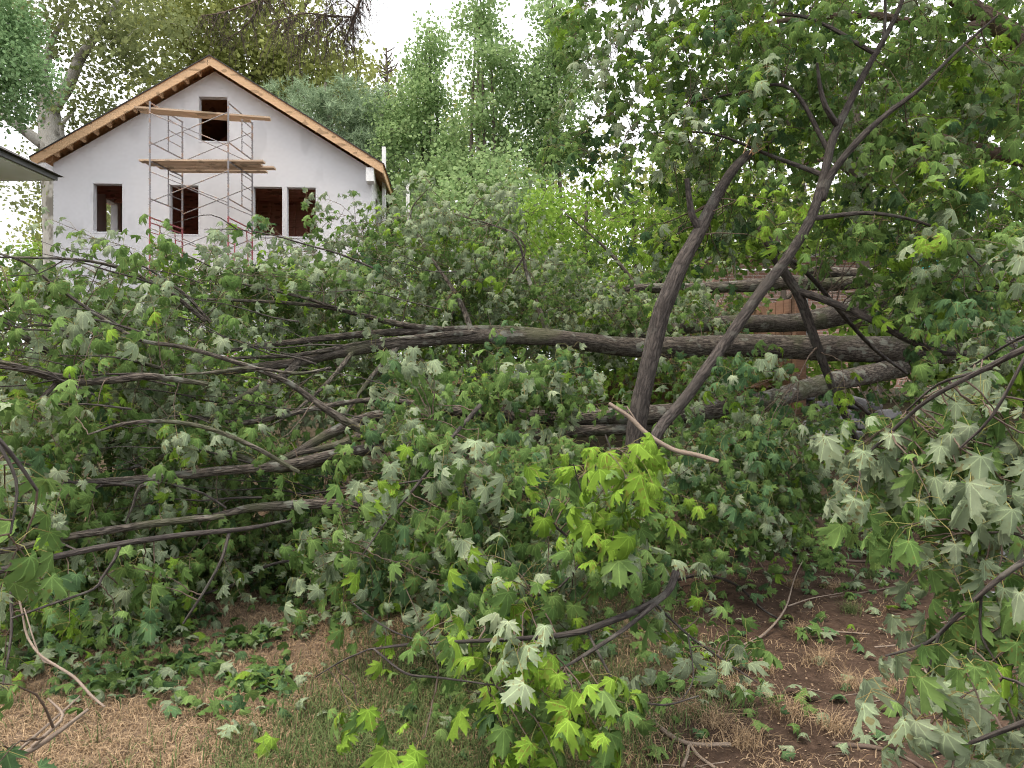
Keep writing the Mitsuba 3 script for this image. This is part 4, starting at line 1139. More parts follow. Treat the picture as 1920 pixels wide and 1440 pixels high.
maple(t2, rg, L2, [blob(240, 650, 4.75, 230, 80, .5), blob(110, 560, 4.6, 130, 65, .5), blob(60, 640, 4.3, 100, 90, .4), blob(270, 545, 5.6, 150, 38, .5, 1.1), blob(420, 520, 5.9, 110, 40, .5, 1.1), blob(150, 520, 5.0, 100, 35, .4, 1), blob(215, 470, 5.2, 28, 22, .2, 1), blob(330, 760, 4.7, 240, 70, .4), blob(90, 790, 4.2, 130, 80, .4), blob(230, 500, 5.1, 60, 40, .3, .8), blob(310, 475, 5.3, 32, 22, .25, .9), blob(480, 700, 5.0, 180, 60, .4),
                   blob(560, 770, 4.9, 130, 60, .35), blob(130, 690, 4.6, 160, 50, .35), blob(330, 590, 5.3, 140, 50, .4), blob(30, 530, 4.4, 80, 40, .3, .7), blob(420, 640, 5.2, 150, 50, .35), blob(150, 620, 4.2, 110, 60, .3), blob(150, 720, 5.8, 260, 130, .6), blob(420, 760, 6.0, 260, 110, .6), blob(60, 900, 5.4, 180, 90, .5)],
      36, 0.080, 0.6, (5, 4.2, .7, .2), wind=(-.3, -.1, 0), sag=.15)
maple(t3, rg, L3, [blob(420, 930, 5.4, 300, 90, .4), blob(150, 870, 4.4, 170, 80, .4), blob(130, 1050, 4.6, 200, 80, .35), blob(480, 1000, 5.6, 180, 60, .35), blob(820, 890, 4.9, 200, 130, .5), blob(700, 980, 5.0, 120, 90, .4), blob(880, 1010, 4.3, 150, 90, .35),
                   blob(880, 740, 5.3, 150, 60, .4), blob(1010, 740, 5.4, 120, 70, .35), blob(1040, 880, 4.9, 160, 90, .4), blob(1320, 840, 5.4, 200, 60, .4, .9), blob(1250, 920, 5.0, 170, 80, .4, .9), blob(1450, 850, 5.6, 130, 90, .4, .8), blob(1380, 720, 6.2, 150, 60, .4, .8), blob(600, 850, 5.2, 150, 60, .4), blob(760, 770, 5.2, 130, 50, .3),
                   blob(940, 900, 4.3, 120, 100, .3), blob(760, 850, 4.8, 140, 60, .35), blob(1450, 920, 5.5, 110, 60, .4, .7), blob(1690, 690, 7.7, 70, 40, .3), blob(1500, 780, 7.0, 60, 30, .3, .8), blob(1700, 830, 7.2, 90, 50, .3, .8), blob(320, 990, 5.8, 360, 70, .4), blob(850, 1040, 5.4, 280, 50, .35), blob(60, 980, 5.2, 200, 90, .4), blob(250, 900, 4.5, 230, 80, .35), blob(100, 960, 4.3, 160, 70, .3), blob(480, 820, 5.0, 160, 60, .3), blob(330, 1010, 4.7, 130, 50, .3)],
      42, 0.080, 0.75, (6, 2.2, .5, 1.5), wind=(-.15, 0, 0), sag=.10)
maple(t4, rg, L4, [blob(1100, 535, 8.9, 160, 38, .8), blob(1250, 560, 9.4, 180, 50, .6, .8), blob(1180, 620, 8.6, 180, 50, .6), blob(1040, 570, 8.6, 130, 60, .6), blob(1340, 640, 8.8, 130, 40, .5, .7), blob(1000, 480, 9.0, 60, 30, .5, .5)],
      36, 0.078, 0.65, (5, 3.2, .6, .8), sag=.15)
maple(t5, rg, L5, [blob(1330, 420, 5.1, 90, 60, .4, .9), blob(1270, 420, 5.4, 50, 60, .4, .6), blob(1400, 360, 5.3, 90, 60, .4, .8)],
      26, 0.085, 0.5, (5, 1.2, 2.5, 1.2))
maple(t6, rg, L6, [blob(1180, 60, 5.8, 120, 90, .6, .8), blob(1330, 130, 5.5, 170, 110, .7, .7), blob(1240, 260, 5.5, 150, 80, .5, .9), blob(1150, 180, 5.8, 80, 90, .5, .7), blob(1500, 90, 5.4, 160, 110, .7, .75), blob(1690, 90, 5.3, 160, 120, .7, .9), blob(1830, 180, 5.1, 120, 140, .6), blob(1440, 270, 5.4, 120, 70, .5, .9), blob(1640, 260, 5.4, 130, 80, .5, .9),
                   blob(1750, 360, 4.9, 130, 80, .5, 1), blob(1800, 490, 4.7, 140, 80, .5, 1), blob(1650, 430, 5.0, 90, 60, .4, .9), blob(1870, 600, 4.4, 90, 70, .4, 1), blob(1400, -60, 5.5, 330, 90, 1.0, .7), blob(1760, -60, 5.2, 200, 100, .9, .7), blob(1080, 250, 5.9, 40, 50, .3, .6), blob(1800, -600, 4.5, 500, 200, 2, .25)],
      27, 0.088, 0.5, (6, 1.8, 1.1, .8))
maple(t7, rg, L7, [blob(1780, 620, 4.9, 110, 60, .35, .9), blob(1560, 690, 5.0, 90, 40, .25, .8), blob(1700, 560, 5.4, 100, 60, .4, .8), blob(1480, 720, 4.9, 100, 50, .3, .7), blob(1440, 800, 5.0, 70, 60, .3, .7), blob(1860, 690, 4.6, 90, 50, .3), blob(1600, 480, 5.7, 110, 50, .4, .7)],
      30, 0.086, 0.55, (4, 2.2, .6, 3))
# leaves of the standing tree: overhead, beyond the frame's top right too
qs8 = [spline(R([(2100, 170, 7.7, .15), (1800, 0, 7.2, .08), (1560, -150, 7, .03)]), .1), spline(R([(2150, 360, 7.7, .11), (1700, 254, 7.0, .048), (1500, 310, 7.0, .012)]), .1)]
maple(t8, rg, qs8, [blob(1700, 180, 7.4, 260, 110, .8, .7), blob(1500, 60, 7.3, 240, 120, .8, .6), blob(1880, 220, 7.2, 140, 180, .8, .8), blob(1780, 420, 7.3, 180, 80, .6, .8), blob(1700, -150, 7.0, 400, 150, 1.2, .6), blob(1350, 250, 7.6, 160, 90, .6, .25), blob(2100, 300, 6.5, 200, 260, 1.2, .5)],
      22, 0.09, 0.4, (6, 1, 2, 1), petioles=False)

tag(t1, 'large fallen maple whose mossy trunk lies across the whole middle of the picture', 'fallen tree')
tag(t2, 'toppled leafy maple crown at the left with bare branch tips reaching the left edge', 'fallen tree')
tag(t3, 'lower fallen maple with a long log close to the ground below the main trunk', 'fallen tree')
tag(t4, 'rearmost fallen maple with dark forked trunks before the brick house', 'fallen tree')
tag(t5, 'thick bare leaning maple stem with a snapped top right of centre', 'tree')
tag(t6, 'long slender leaning maple that forks upward into the leafy canopy at the upper right', 'tree')
tag(t7, 'thin dark maple stem leaning to the right across the two other leaning stems', 'tree')
tag(t8, 'standing tree off the right edge with thick brown limbs reaching in overhead', 'tree')

# ---------------------------------------------------------------- torn branches in the foreground
def branch(kind, label, rng, limbs, blobs, density, bark='young_bark', catg='branch', own=0, **kw):
    key = key_of(kind)
    qs = []
    for k, rows in enumerate(limbs):
        qs.append(wood_part(key, 'stem' if k == 0 else 'side_twig', R(rows), bark, 9, .08, .03, len(CROWNS) * 5 + k))
    tag(key, label, catg)
    if blobs:
        saved = BARE[:]
        BARE[:] = [(q, own, .1) for q in qs[:2]] if own else []
        maple(key, rng, qs, blobs, density, bare=bool(own), **kw)
        BARE[:] = saved
    return key


rg = np.random.default_rng(200)
FG = dict(size=0.074, droop=0.98, cls_p=(4, 5, .2, 0), pairs=4, length=.15, lod=0, sag=.05)
branch('hanging_branch', 'upper drooping branch of wilted pale maple leaves reaching in from the right edge', rg,
       [[(2060, 590, 1.9, .011), (1930, 650, 2.0, .009), (1850, 690, 2.1, .0075), (1740, 750, 2.2, .006), (1660, 820, 2.3, .005), (1610, 865, 2.35, .003)],
        [(1860, 690, 2.1, .005), (1760, 720, 2.25, .004), (1700, 770, 2.35, .003)], [(1930, 655, 2.0, .005), (1860, 780, 2.05, .004), (1800, 840, 2.1, .003)], [(1990, 600, 2.0, .005), (1900, 640, 2.3, .004), (1800, 700, 2.5, .003)]],
       [blob(1675, 830, 2.3, 70, 45, .16), blob(1770, 800, 2.25, 90, 60, .2), blob(1850, 740, 2.15, 90, 60, .2), blob(1880, 850, 2.2, 90, 70, .2), blob(1622, 875, 2.35, 40, 40, .12), blob(1760, 880, 2.4, 90, 50, .15), blob(1870, 920, 2.3, 90, 60, .2), blob(1800, 740, 2.4, 60, 40, .15)], 95, **FG)
branch('hanging_branch', 'middle drooping maple branch with a bare bent stem at the right edge above bare soil', rg,
       [[(2080, 970, 1.75, .010), (1960, 1030, 1.85, .008), (1880, 1080, 1.9, .007), (1800, 1150, 1.98, .006), (1740, 1205, 2.05, .005), (1660, 1230, 2.1, .003)],
        [(1840, 1115, 1.95, .004), (1840, 1190, 1.95, .003), (1880, 1260, 1.9, .002)], [(1760, 1190, 2.02, .004), (1740, 1260, 2.05, .0025)], [(1960, 1030, 1.85, .005), (1900, 1000, 2.0, .004), (1820, 1000, 2.1, .0025)]],
       [blob(1780, 1020, 2.1, 70, 60, .15), blob(1880, 1010, 2.0, 80, 80, .2), blob(1770, 1120, 2.15, 50, 40, .12, .8), blob(1720, 1230, 2.1, 70, 40, .1), blob(1820, 1270, 1.95, 70, 50, .12), blob(1900, 1160, 1.9, 60, 90, .15), blob(1860, 1340, 2.0, 70, 60, .15)], 85, **FG)
branch('hanging_branch', 'lowest drooping maple branch with the largest pale leaves in the bottom right corner', rg,
       [[(2060, 1310, 1.55, .009), (1960, 1340, 1.62, .007), (1880, 1370, 1.68, .006), (1800, 1400, 1.72, .004), (1740, 1420, 1.76, .0025)], [(1960, 1340, 1.6, .005), (1930, 1290, 1.68, .004), (1880, 1270, 1.75, .003)]],
       [blob(1890, 1330, 1.7, 70, 60, .12), blob(1780, 1420, 1.75, 60, 40, .1), blob(1910, 1420, 1.62, 60, 50, .12), blob(1850, 1250, 1.85, 50, 40, .1)], 90, **FG)
branch('leafy_branch', 'branch with the brightest yellow green maple leaves standing upright before the leaning stems', rg,
       [[(1190, 1120, 3.25, .010), (1170, 1010, 3.2, .008), (1155, 920, 3.15, .006), (1150, 860, 3.1, .004), (1135, 815, 3.1, .003)], [(1165, 990, 3.2, .004), (1100, 940, 3.15, .003), (1075, 870, 3.1, .0025)], [(1170, 1010, 3.2, .004), (1215, 980, 3.15, .003), (1240, 950, 3.1, .002)]],
       [blob(1140, 850, 3.05, 60, 42, .12), blob(1115, 930, 3.1, 60, 55, .12, .9), blob(1180, 930, 3.1, 60, 50, .12, .5), blob(1140, 980, 3.1, 60, 50, .12, .8)], 60, size=.092, droop=.5, cls_p=(1.6, .5, 6, .1), pairs=4, length=.11, lod=0, sag=.05)
branch('leafy_branch', 'dense greyish green leafy branch drooping below and left of the bright yellow green one', rg,
       [[(1230, 1150, 3.6, .012), (1150, 1080, 3.5, .010), (1080, 1020, 3.4, .007), (1010, 960, 3.35, .004)], [(1100, 1040, 3.4, .006), (1050, 1100, 3.3, .004), (1000, 1120, 3.25, .003)]],
       [blob(1040, 960, 3.4, 80, 60, .2), blob(1090, 1030, 3.4, 110, 80, .25), blob(1000, 1090, 3.3, 90, 60, .2), blob(1150, 1080, 3.5, 90, 60, .2), blob(1210, 1010, 3.6, 60, 60, .15, .7)], 38, size=.088, droop=.7, cls_p=(5, 3, .8, .4), pairs=4, length=.25, lod=0, sag=.06)
branch('leafy_branch', 'pale green leafy branch drooping left of centre over the straw', rg,
       [[(900, 760, 4.6, .014), (840, 830, 4.3, .011), (790, 900, 4.1, .009), (730, 970, 3.95, .006), (680, 1040, 3.85, .004)], [(840, 830, 4.3, .007), (880, 930, 4.1, .005), (900, 1010, 4.0, .003)], [(790, 900, 4.1, .006), (690, 920, 4.1, .004), (640, 960, 4.1, .003)]],
       [blob(800, 730, 4.6, 80, 50, .25), blob(850, 800, 4.4, 80, 70, .25, .8), blob(720, 960, 3.95, 90, 70, .22), blob(680, 1040, 3.9, 70, 60, .18), blob(830, 960, 4.0, 90, 90, .22), blob(790, 1080, 3.8, 90, 50, .2), blob(640, 1000, 4.1, 50, 60, .15, .7)], 36, size=.088, droop=.85, cls_p=(4, 4, .4, .5), pairs=4, length=.27, lod=0, sag=.06)
branch('fallen_branch', 'forked branch with its broken end raised, lying at the bottom centre over green leaves', rg,
       [[(1268, 1072, 3.25, .017), (1250, 1112, 3.2, .0155), (1200, 1142, 3.1, .0145), (1130, 1170, 3.0, .013), (1070, 1188, 2.95, .012), (980, 1197, 2.9, .009), (850, 1204, 2.88, .007), (770, 1208, 2.86, .006), (690, 1218, 2.85, .004)],
        [(1248, 1115, 3.2, .012), (1225, 1135, 3.1, .010), (1170, 1180, 2.95, .009), (1090, 1232, 2.85, .007), (1060, 1250, 2.8, .004)], [(1100, 1180, 3.0, .006), (1130, 1240, 2.9, .005), (1170, 1300, 2.85, .0045), (1240, 1322, 2.85, .004), (1310, 1305, 2.9, .003)],
        [(700, 1216, 2.85, .004), (760, 1262, 2.8, .0045), (820, 1270, 2.78, .004), (930, 1285, 2.75, .003)], [(690, 1218, 2.85, .003), (640, 1240, 2.85, .003), (590, 1270, 2.9, .002)], [(800, 1206, 2.87, .003), (730, 1180, 2.9, .003), (660, 1130, 3.0, .002)]],
       [blob(1000, 1250, 2.8, 90, 50, .15), blob(900, 1290, 2.75, 90, 40, .12, .9), blob(1070, 1300, 2.75, 80, 50, .12, .8), blob(640, 1270, 2.85, 50, 30, .1, .8), blob(760, 1190, 2.95, 60, 25, .1, .5), blob(1010, 1370, 2.65, 50, 40, .1, .6), blob(820, 1370, 2.65, 30, 25, .08, .5), blob(960, 1180, 3.0, 120, 40, .15, .9), blob(1040, 1200, 2.9, 80, 50, .15), blob(880, 1230, 2.85, 90, 40, .15), blob(1090, 1260, 2.8, 60, 60, .12)],
       56, own=.045, size=.088, droop=.55, cls_p=(5, .6, 4.5, .2), pairs=3, length=.13, lod=0, sag=.04)
branch('fallen_branch', 'small leafy branch lying on dry grass right of the bottom centre', rg,
       [[(1215, 1120, 3.35, .006), (1290, 1190, 3.2, .005), (1360, 1240, 3.1, .004), (1420, 1280, 3.0, .0025)], [(1290, 1190, 3.2, .004), (1300, 1270, 3.0, .003), (1280, 1310, 2.95, .002)]],
       [blob(1260, 1170, 3.3, 60, 40, .12), blob(1340, 1215, 3.15, 70, 30, .1), blob(1390, 1270, 3.05, 50, 30, .08, .8), blob(1250, 1290, 3.0, 60, 30, .08, .8)], 38, size=.08, droop=.5, cls_p=(4, 1.5, 1.2, 1.5), pairs=3, length=.16, lod=0, sag=.03)
branch('fallen_branch', 'long brown branch slanting up from the left edge over dark hollow leaves', rg,
       [[(-60, 1085, 3.55, .017), (0, 1070, 3.6, .0165), (80, 1050, 3.65, .016), (150, 1034, 3.7, .0155), (225, 1020, 3.75, .015), (350, 1002, 3.9, .014), (455, 992, 4.0, .012), (545, 975, 4.1, .007)],
        [(225, 1022, 3.75, .009), (215, 1048, 3.7, .008), (190, 1085, 3.65, .007), (175, 1105, 3.6, .006), (90, 1135, 3.5, .006), (20, 1160, 3.4, .004)], [(75, 1052, 3.65, .009), (25, 1098, 3.55, .008), (22, 1150, 3.5, .007), (20, 1200, 3.4, .006), (4, 1290, 3.3, .004)],
        [(430, 998, 3.98, .009), (415, 1050, 3.9, .008), (385, 1105, 3.85, .007), (343, 1170, 3.8, .006)], [(150, 1034, 3.7, .006), (115, 1018, 3.75, .005), (110, 1010, 3.8, .004)]],
       [blob(120, 1110, 3.7, 130, 60, .2, .9), blob(270, 1080, 3.9, 110, 50, .2, .8), blob(60, 1180, 3.6, 80, 50, .15, .7)], 30, size=.085, droop=.7, cls_p=(5, 1.6, .8, 1.5), pairs=4, length=.22, lod=0, sag=.05)
branch('leafy_branch', 'nearest large pale leaves hanging at the left edge beside the lower log', rg,
       [[(-120, 740, 1.9, .010), (-40, 790, 1.95, .008), (20, 850, 2.0, .006), (70, 920, 2.05, .004)], [(-20, 805, 1.95, .005), (30, 900, 1.95, .004), (20, 1000, 1.9, .003)]],
       [blob(-10, 900, 1.95, 45, 50, .1), blob(0, 980, 1.9, 45, 60, .1), blob(45, 990, 2.05, 30, 50, .08, .8), blob(-50, 910, 1.9, 50, 120, .15)], 44, size=.082, droop=.9, cls_p=(3, 4, .3, 0), pairs=3, length=.12, lod=0, sag=.04)
branch('fallen_branch', 'grey forked branch in the bottom left corner with a few dark leaves', rg,
       [[(-60, 1440, 2.75, .012), (40, 1415, 2.8, .011), (110, 1372, 2.9, .009), (165, 1330, 3.0, .006)], [(60, 1400, 2.82, .007), (100, 1365, 2.85, .007), (118, 1340, 2.9, .005), (90, 1310, 2.95, .004)], [(20, 1420, 2.8, .006), (100, 1350, 2.95, .005), (150, 1305, 3.05, .003)]],
       [blob(20, 1370, 2.6, 60, 35, .1), blob(-10, 1300, 2.6, 40, 40, .1, .6)], 40, bark='dead_stick_bark', size=.085, droop=.5, cls_p=(6, .5, 1.5, 1), pairs=3, length=.16, lod=0, sag=.03)
branch('fallen_branch', 'pale grey bent branch lying across wilted leaves at the lower left', rg,
       [[(30, 1100, 3.5, .004), (42, 1150, 3.45, .0044), (50, 1190, 3.4, .0048), (72, 1225, 3.34, .005), (100, 1245, 3.3, .0055), (128, 1262, 3.22, .0058), (145, 1275, 3.2, .006), (172, 1305, 3.12, .0056), (196, 1325, 3.05, .004)], [(100, 1245, 3.3, .005), (75, 1230, 3.35, .004), (45, 1140, 3.45, .003)]], [], 0, bark='dead_stick_bark')
branch('fallen_branch', 'arched brown twig curving from the straw into the leaves left of centre', rg,
       [[(310, 1145, 4.9, .008), (360, 1120, 4.9, .009), (430, 1100, 4.9, .010), (480, 1070, 4.9, .010), (540, 1052, 4.9, .008), (600, 1062, 4.9, .005)]], [], 0)
branch('snapped_stick', 'pale bare snapped stick hanging aslant across the foot of the leaning stems', rg,
       [[(1142, 757, 4.3, .012), (1180, 782, 4.25, .0125), (1215, 815, 4.2, .013), (1262, 843, 4.15, .013), (1305, 853, 4.1, .013), (1347, 865, 4.05, .012)], [(1175, 762, 4.3, .005), (1190, 785, 4.28, .004), (1200, 800, 4.27, .003)]], [], 0, bark='dead_stick_bark')

# ---------------------------------------------------------------- ground: sticks, stones, grass, loose leaves
def G(px, py, lift=0.0):
    """The point of the near ground that is seen at a pixel."""
    Yq = 2160 / max(py - 720, 60)
    for _ in range(30):
        q = P(px, py, Yq)
        Yq = Yq + (q[2] - float(gz(q[0], q[1]))) * 1.2
    q = P(px, py, Yq)
    return np.array([q[0], q[1], float(gz(q[0], q[1])) + lift])


def ground_stick(label, pts, r0, r1, forks=(), bark='dead_stick_bark', kind='stick', group=None, lift=0.0):
    key = key_of(kind)
    def rows(pp, a, b):
        n = len(pp)
        return [np.append(G(p[0], p[1], (a + (b - a) * k / (n - 1)) * .8 + lift + (p[2] if len(p) > 2 else 0)), a + (b - a) * k / (n - 1)) for k, p in enumerate(pp)]
    parts = [tube(spline(rows(pts, r0, r1), .03), 8, .12, seed=len(scene))] + [tube(spline(rows(f, r0 * .6, r1 * .7), .03), 7, .1, seed=3 + k) for k, f in enumerate(forks)]
    v, f, uv = joined(parts)
    scene[key] = mikit.ply((v, f), bark, smooth=True, uv=uv)
    tag(key, label, 'stick', group)


ground_stick('curved brown stick with a torn pale end lying right of the forked branch tip', [(1262, 1104, .05), (1320, 1098, .07), (1380, 1112, .05), (1430, 1150, .02), (1480, 1172)], .014, .006, [], 'young_bark')
ground_stick('crooked pale stick standing from the dry grass beside the soil', [(1395, 1212), (1435, 1195, .02), (1472, 1160, .06), (1490, 1110, .10), (1512, 1070, .14)], .009, .003, [[(1478, 1152, .05), (1520, 1140, .06), (1580, 1120, .03)]])
ground_stick('long thin dark stick lying level across the bare soil', [(1555, 1122), (1620, 1112), (1700, 1095), (1770, 1068)], .007, .004, [], 'twig_bark')
ground_stick('short straight stick lying flat on soil left of the hanging branch', [(1525, 1180), (1570, 1186), (1630, 1190)], .007, .005)
ground_stick('pair of crossed grey sticks under the middle hanging branch', [(1670, 1178), (1720, 1205), (1775, 1222)], .010, .006, [[(1640, 1215), (1690, 1210), (1770, 1198)]])
ground_stick('forked pale stick lying at the bottom edge right of centre', [(1210, 1335), (1240, 1370), (1290, 1398), (1370, 1400)], .011, .010, [[(1295, 1400), (1310, 1420), (1340, 1442)], [(1292, 1398), (1288, 1420), (1280, 1440)]])
ground_stick('thin twig running from the straw towards the forked branch', [(520, 1205), (600, 1192), (680, 1196), (760, 1200)], .004, .003, [], 'twig_bark')
ground_stick('dark curved stick on bare soil near the bottom right', [(1560, 1400), (1640, 1405), (1700, 1425), (1740, 1450)], .012, .006, [], 'twig_bark')
ground_stick('forked grey twig standing on the soil below the middle hanging branch', [(1735, 1280, .12), (1738, 1300, .05), (1760, 1320), (1775, 1335)], .006, .004, [[(1736, 1300, .05), (1725, 1315, .02), (1700, 1332)]])
ground_stick('broken pale twig in the green grass near the bottom centre', [(725, 1395), (745, 1410), (790, 1445)], .006, .004)
ground_stick('straight thin stick lying in the green grass left of the bottom centre', [(610, 1392), (650, 1386), (690, 1380)], .004, .003)
ground_stick('dark branch piece lying across the leaf litter in the shaded hollow', [(1370, 980), (1400, 1030, .06), (1440, 1080), (1480, 1105)], .010, .005, [], 'twig_bark')
ground_stick('thin curved twig arching out of the shaded litter', [(1265, 1040), (1310, 1010, .15), (1360, 985, .2), (1400, 940, .3)], .004, .002)
ground_stick('long low dark stick half buried in the soil under the right leaves', [(1560, 1052), (1640, 1055), (1730, 1048)], .012, .008, [], 'twig_bark')
rt = np.random.default_rng(31)
for q in range(110):
    px, py = rt.uniform(150, 1850), 960 + 480 * rt.random() ** .7
    if px < 700 and py < 1130: continue
    a = rt.uniform(-.6, .6) + (math.pi if rt.random() < .5 else 0); L = rt.uniform(18, 75)
    p1_ = (px + L * math.cos(a), py + L * .45 * math.sin(a))
    pm = ((px + p1_[0]) / 2 + rt.normal(0, 6), (py + p1_[1]) / 2 + rt.normal(0, 4))
    ground_stick('small dry twig lying on the ground', [(px, py), pm, p1_], rt.uniform(.002, .0042), .0012, [], 'dead_stick_bark' if q % 2 else 'twig_bark', 'twig', 'small twigs scattered on the ground')

# rocks
def rock(c, r, seed):
    m = trimesh.creation.icosphere(subdivisions=2, radius=1.0)
    v = m.vertices
    k = 0.75 + 0.5 * meshkit.fbm(v * 1.6 + seed * 9.1, 2, seed)
    v = v * k[:, None]
    v = np.clip(v, -0.72, 0.72) * r
    v = v @ trimesh.transformations.rotation_matrix(seed * 1.3, [0.2, 0.1, 1])[:3, :3].T + c
    return v, m.faces


rk = np.random.default_rng(8)
for q in range(46):
    if q < 34:
        c = P(rk.uniform(1490, 1680), 800, rk.uniform(8.1, 9.3)); c[2] = float(gz(c[0], c[1])) + 0.02 + (0.12 if q % 3 == 0 else 0)
        r = rk.uniform(.07, .17)
        lb, gp = 'pale grey rock in the pile on the bank behind the leaning stems', 'pale rocks heaped on the bank'
    else:
        x, y = (rk.uniform(3.9, 4.9), rk.uniform(6.4, 7.8)) if q < 42 else (rk.uniform(2.8, 3.4), rk.uniform(4.5, 5.2))
        c = np.array([x, y, float(gz(x, y)) + .04]); r = rk.uniform(.07, .14)
        lb, gp = 'pale grey rock on the soil behind the drooping leaves at the right edge', 'pale rocks behind the right leaves'
    v, f = rock(c, r * np.array([1.2, .9, .6]), q)
    k = key_of('rock')
    scene[k] = mikit.ply((v, f), 'rock_face', smooth=35)
    tag(k, lb, 'rock', gp)


def blades(rng, xy, length, width, lean, cls):
    N = len(xy)
    b = np.stack([xy[:, 0], xy[:, 1], gz(xy[:, 0], xy[:, 1]) - 0.004], -1)
    az = rng.uniform(0, 2 * np.pi, N)
    h = np.stack([np.cos(az), np.sin(az), np.zeros(N)], -1)
    L = length * rng.uniform(.5, 1.3, N)
    ln = np.clip(lean + rng.normal(0, .25, N), .05, 1.5)
    d0 = h * np.sin(ln * .6)[:, None] + np.array([0, 0, 1]) * np.cos(ln * .6)[:, None]
    d1 = h * np.sin(np.minimum(ln * 1.5, 1.65))[:, None] + np.array([0, 0, 1]) * np.cos(np.minimum(ln * 1.5, 1.65))[:, None]
    s = unit(np.cross(h, [0, 0, 1.0]) + rng.normal(0, .3, (N, 3))) * (width * rng.uniform(.7, 1.3, N))[:, None]
    m = b + d0 * (L * .5)[:, None]; t = m + d1 * (L * .5)[:, None]
    t[:, 2] = np.maximum(t[:, 2], b[:, 2] + .008)
    v = np.stack([b - s, b + s, m - s * .8, m + s * .8, t], 1).reshape(-1, 3)
    f = (np.array([[0, 1, 3], [0, 3, 2], [2, 3, 4]])[None] + (np.arange(N) * 5)[:, None, None]).reshape(-1, 3)
    ids = rng.integers(0, 50, N)
    uv = (np.tile([[.2, .1], [.8, .1], [.2, .5], [.8, .5], [.5, .9]], (N, 1, 1)) + np.stack([ids, np.full(N, cls)], -1)[:, None]).reshape(-1, 2)
    return v, f, uv


rw = np.random.default_rng(77)
n = 520000
yy = 2.4 + 5.0 * rw.random(n) ** 1.6
xx = rw.uniform(-.75, .75, n) * (yy + .6)
straw, green, bare = straw_mask(xx, yy)
clump = meshkit.fbm(np.stack([xx * 5, yy * 5, xx * 0], -1), 2, 3)
pick = rw.random(n)
ps = np.clip(.75 * straw + .45 * (1 - straw) * (1 - bare) + .10 * bare * (clump > .58), 0, 1) * (0.35 + 1.1 * clump)
pg = np.clip(1.1 * green + .40 * (1 - bare) * (1 - straw) + .10 * straw * (clump > .55), 0, 1) * (0.3 + 1.3 * (1 - clump))
ks = pick < ps * .52
kg = (pick > 1 - pg * .42)
v, f, uv = blades(rw, np.stack([xx, yy], -1)[ks], .066, .0018, 1.25, 1)
put('dry_grass', (v, f), 'grass_skin', uv=uv); tag('dry_grass', 'short dead straw coloured lawn grass', 'grass', kind='stuff')
v, f, uv = blades(rw, np.stack([xx, yy], -1)[kg], .095, .0022, .7, 0)
put('green_grass', (v, f), 'grass_skin', uv=uv); tag('green_grass', 'thin green lawn grass', 'grass', kind='stuff')
for (px, py, s_, c_) in [(1540, 1245, 1.2, 1), (1595, 1290, .9, 1), (1480, 1345, 1.2, 1), (1560, 1370, 1.0, 1), (1380, 1300, 1.0, 1), (1595, 1150, .9, 0), (1630, 1085, .8, 0), (1500, 1190, .9, 1), (1560, 1105, .8, 1), (1430, 1260, .9, 1), (1340, 1360, 1.0, 1), (1400, 1400, 1.0, 1), (1660, 1295, .9, 1), (1490, 1100, .8, 1), (1290, 1340, .9, 1)]:
    g0 = G(px, py)
    m_ = 150
    xy = g0[:2] + rw.normal(0, .032 * s_, (m_, 2))
    v, f, uv = blades(rw, xy, .13 * s_, .0012, .9, c_)
    k = key_of('grass_tuft'); scene[k] = mikit.ply((v, f), 'grass_skin', uv=uv)
    tag(k, 'tuft of dry straw coloured grass on the soil right of centre' if c_ else 'tuft of greyish green grass on bare soil right of centre', 'grass', 'dry grass tufts on the soil' if c_ else 'green grass tufts on bare soil')

# loose leaves on the ground
def ground_leaves(rng, pts, size, cls_p):
    N = len(pts)
    b = np.array([G(p[0], p[1]) for p in pts]) if len(pts[0]) == 2 else np.asarray(pts)
    t = unit(np.stack([rng.normal(0, 1, N), rng.normal(0, 1, N), rng.normal(0, .18, N)], -1))
    n_ = unit(np.array([0, 0, 1.0]) + rng.normal(0, .28, (N, 3)))
    s, t, n_ = leaf_frame(t, n_)
    sz = size * rng.uniform(.6, 1.15, N)
    b[:, 2] += .012 + .25 * sz + np.abs(t[:, 2]) * sz * .6
    return dict(pos=b, s=s, t=t, n=n_, size=sz, cls=rng.choice(4, N, p=np.array(cls_p) / np.sum(cls_p)).astype(float), ids=rng.integers(0, 8, N).astype(float), var=rng.integers(0, 8, N))


rl = np.random.default_rng(91)
pts = [(rl.uniform(1150, 1750), 985 + 440 * rl.random()) for _ in range(70)] + [(rl.uniform(600, 1150), rl.uniform(1240, 1435)) for _ in range(16)] + [(rl.uniform(260, 620), rl.uniform(1180, 1420)) for _ in range(14)] + [(1678, 1338), (1575, 1418), (1670, 1402), (1640, 1150), (1600, 1020), (1620, 1045), (1490, 1300), (1520, 1310)]
loose = ground_leaves(rl, pts, .078, (3, 3, .3, 3))
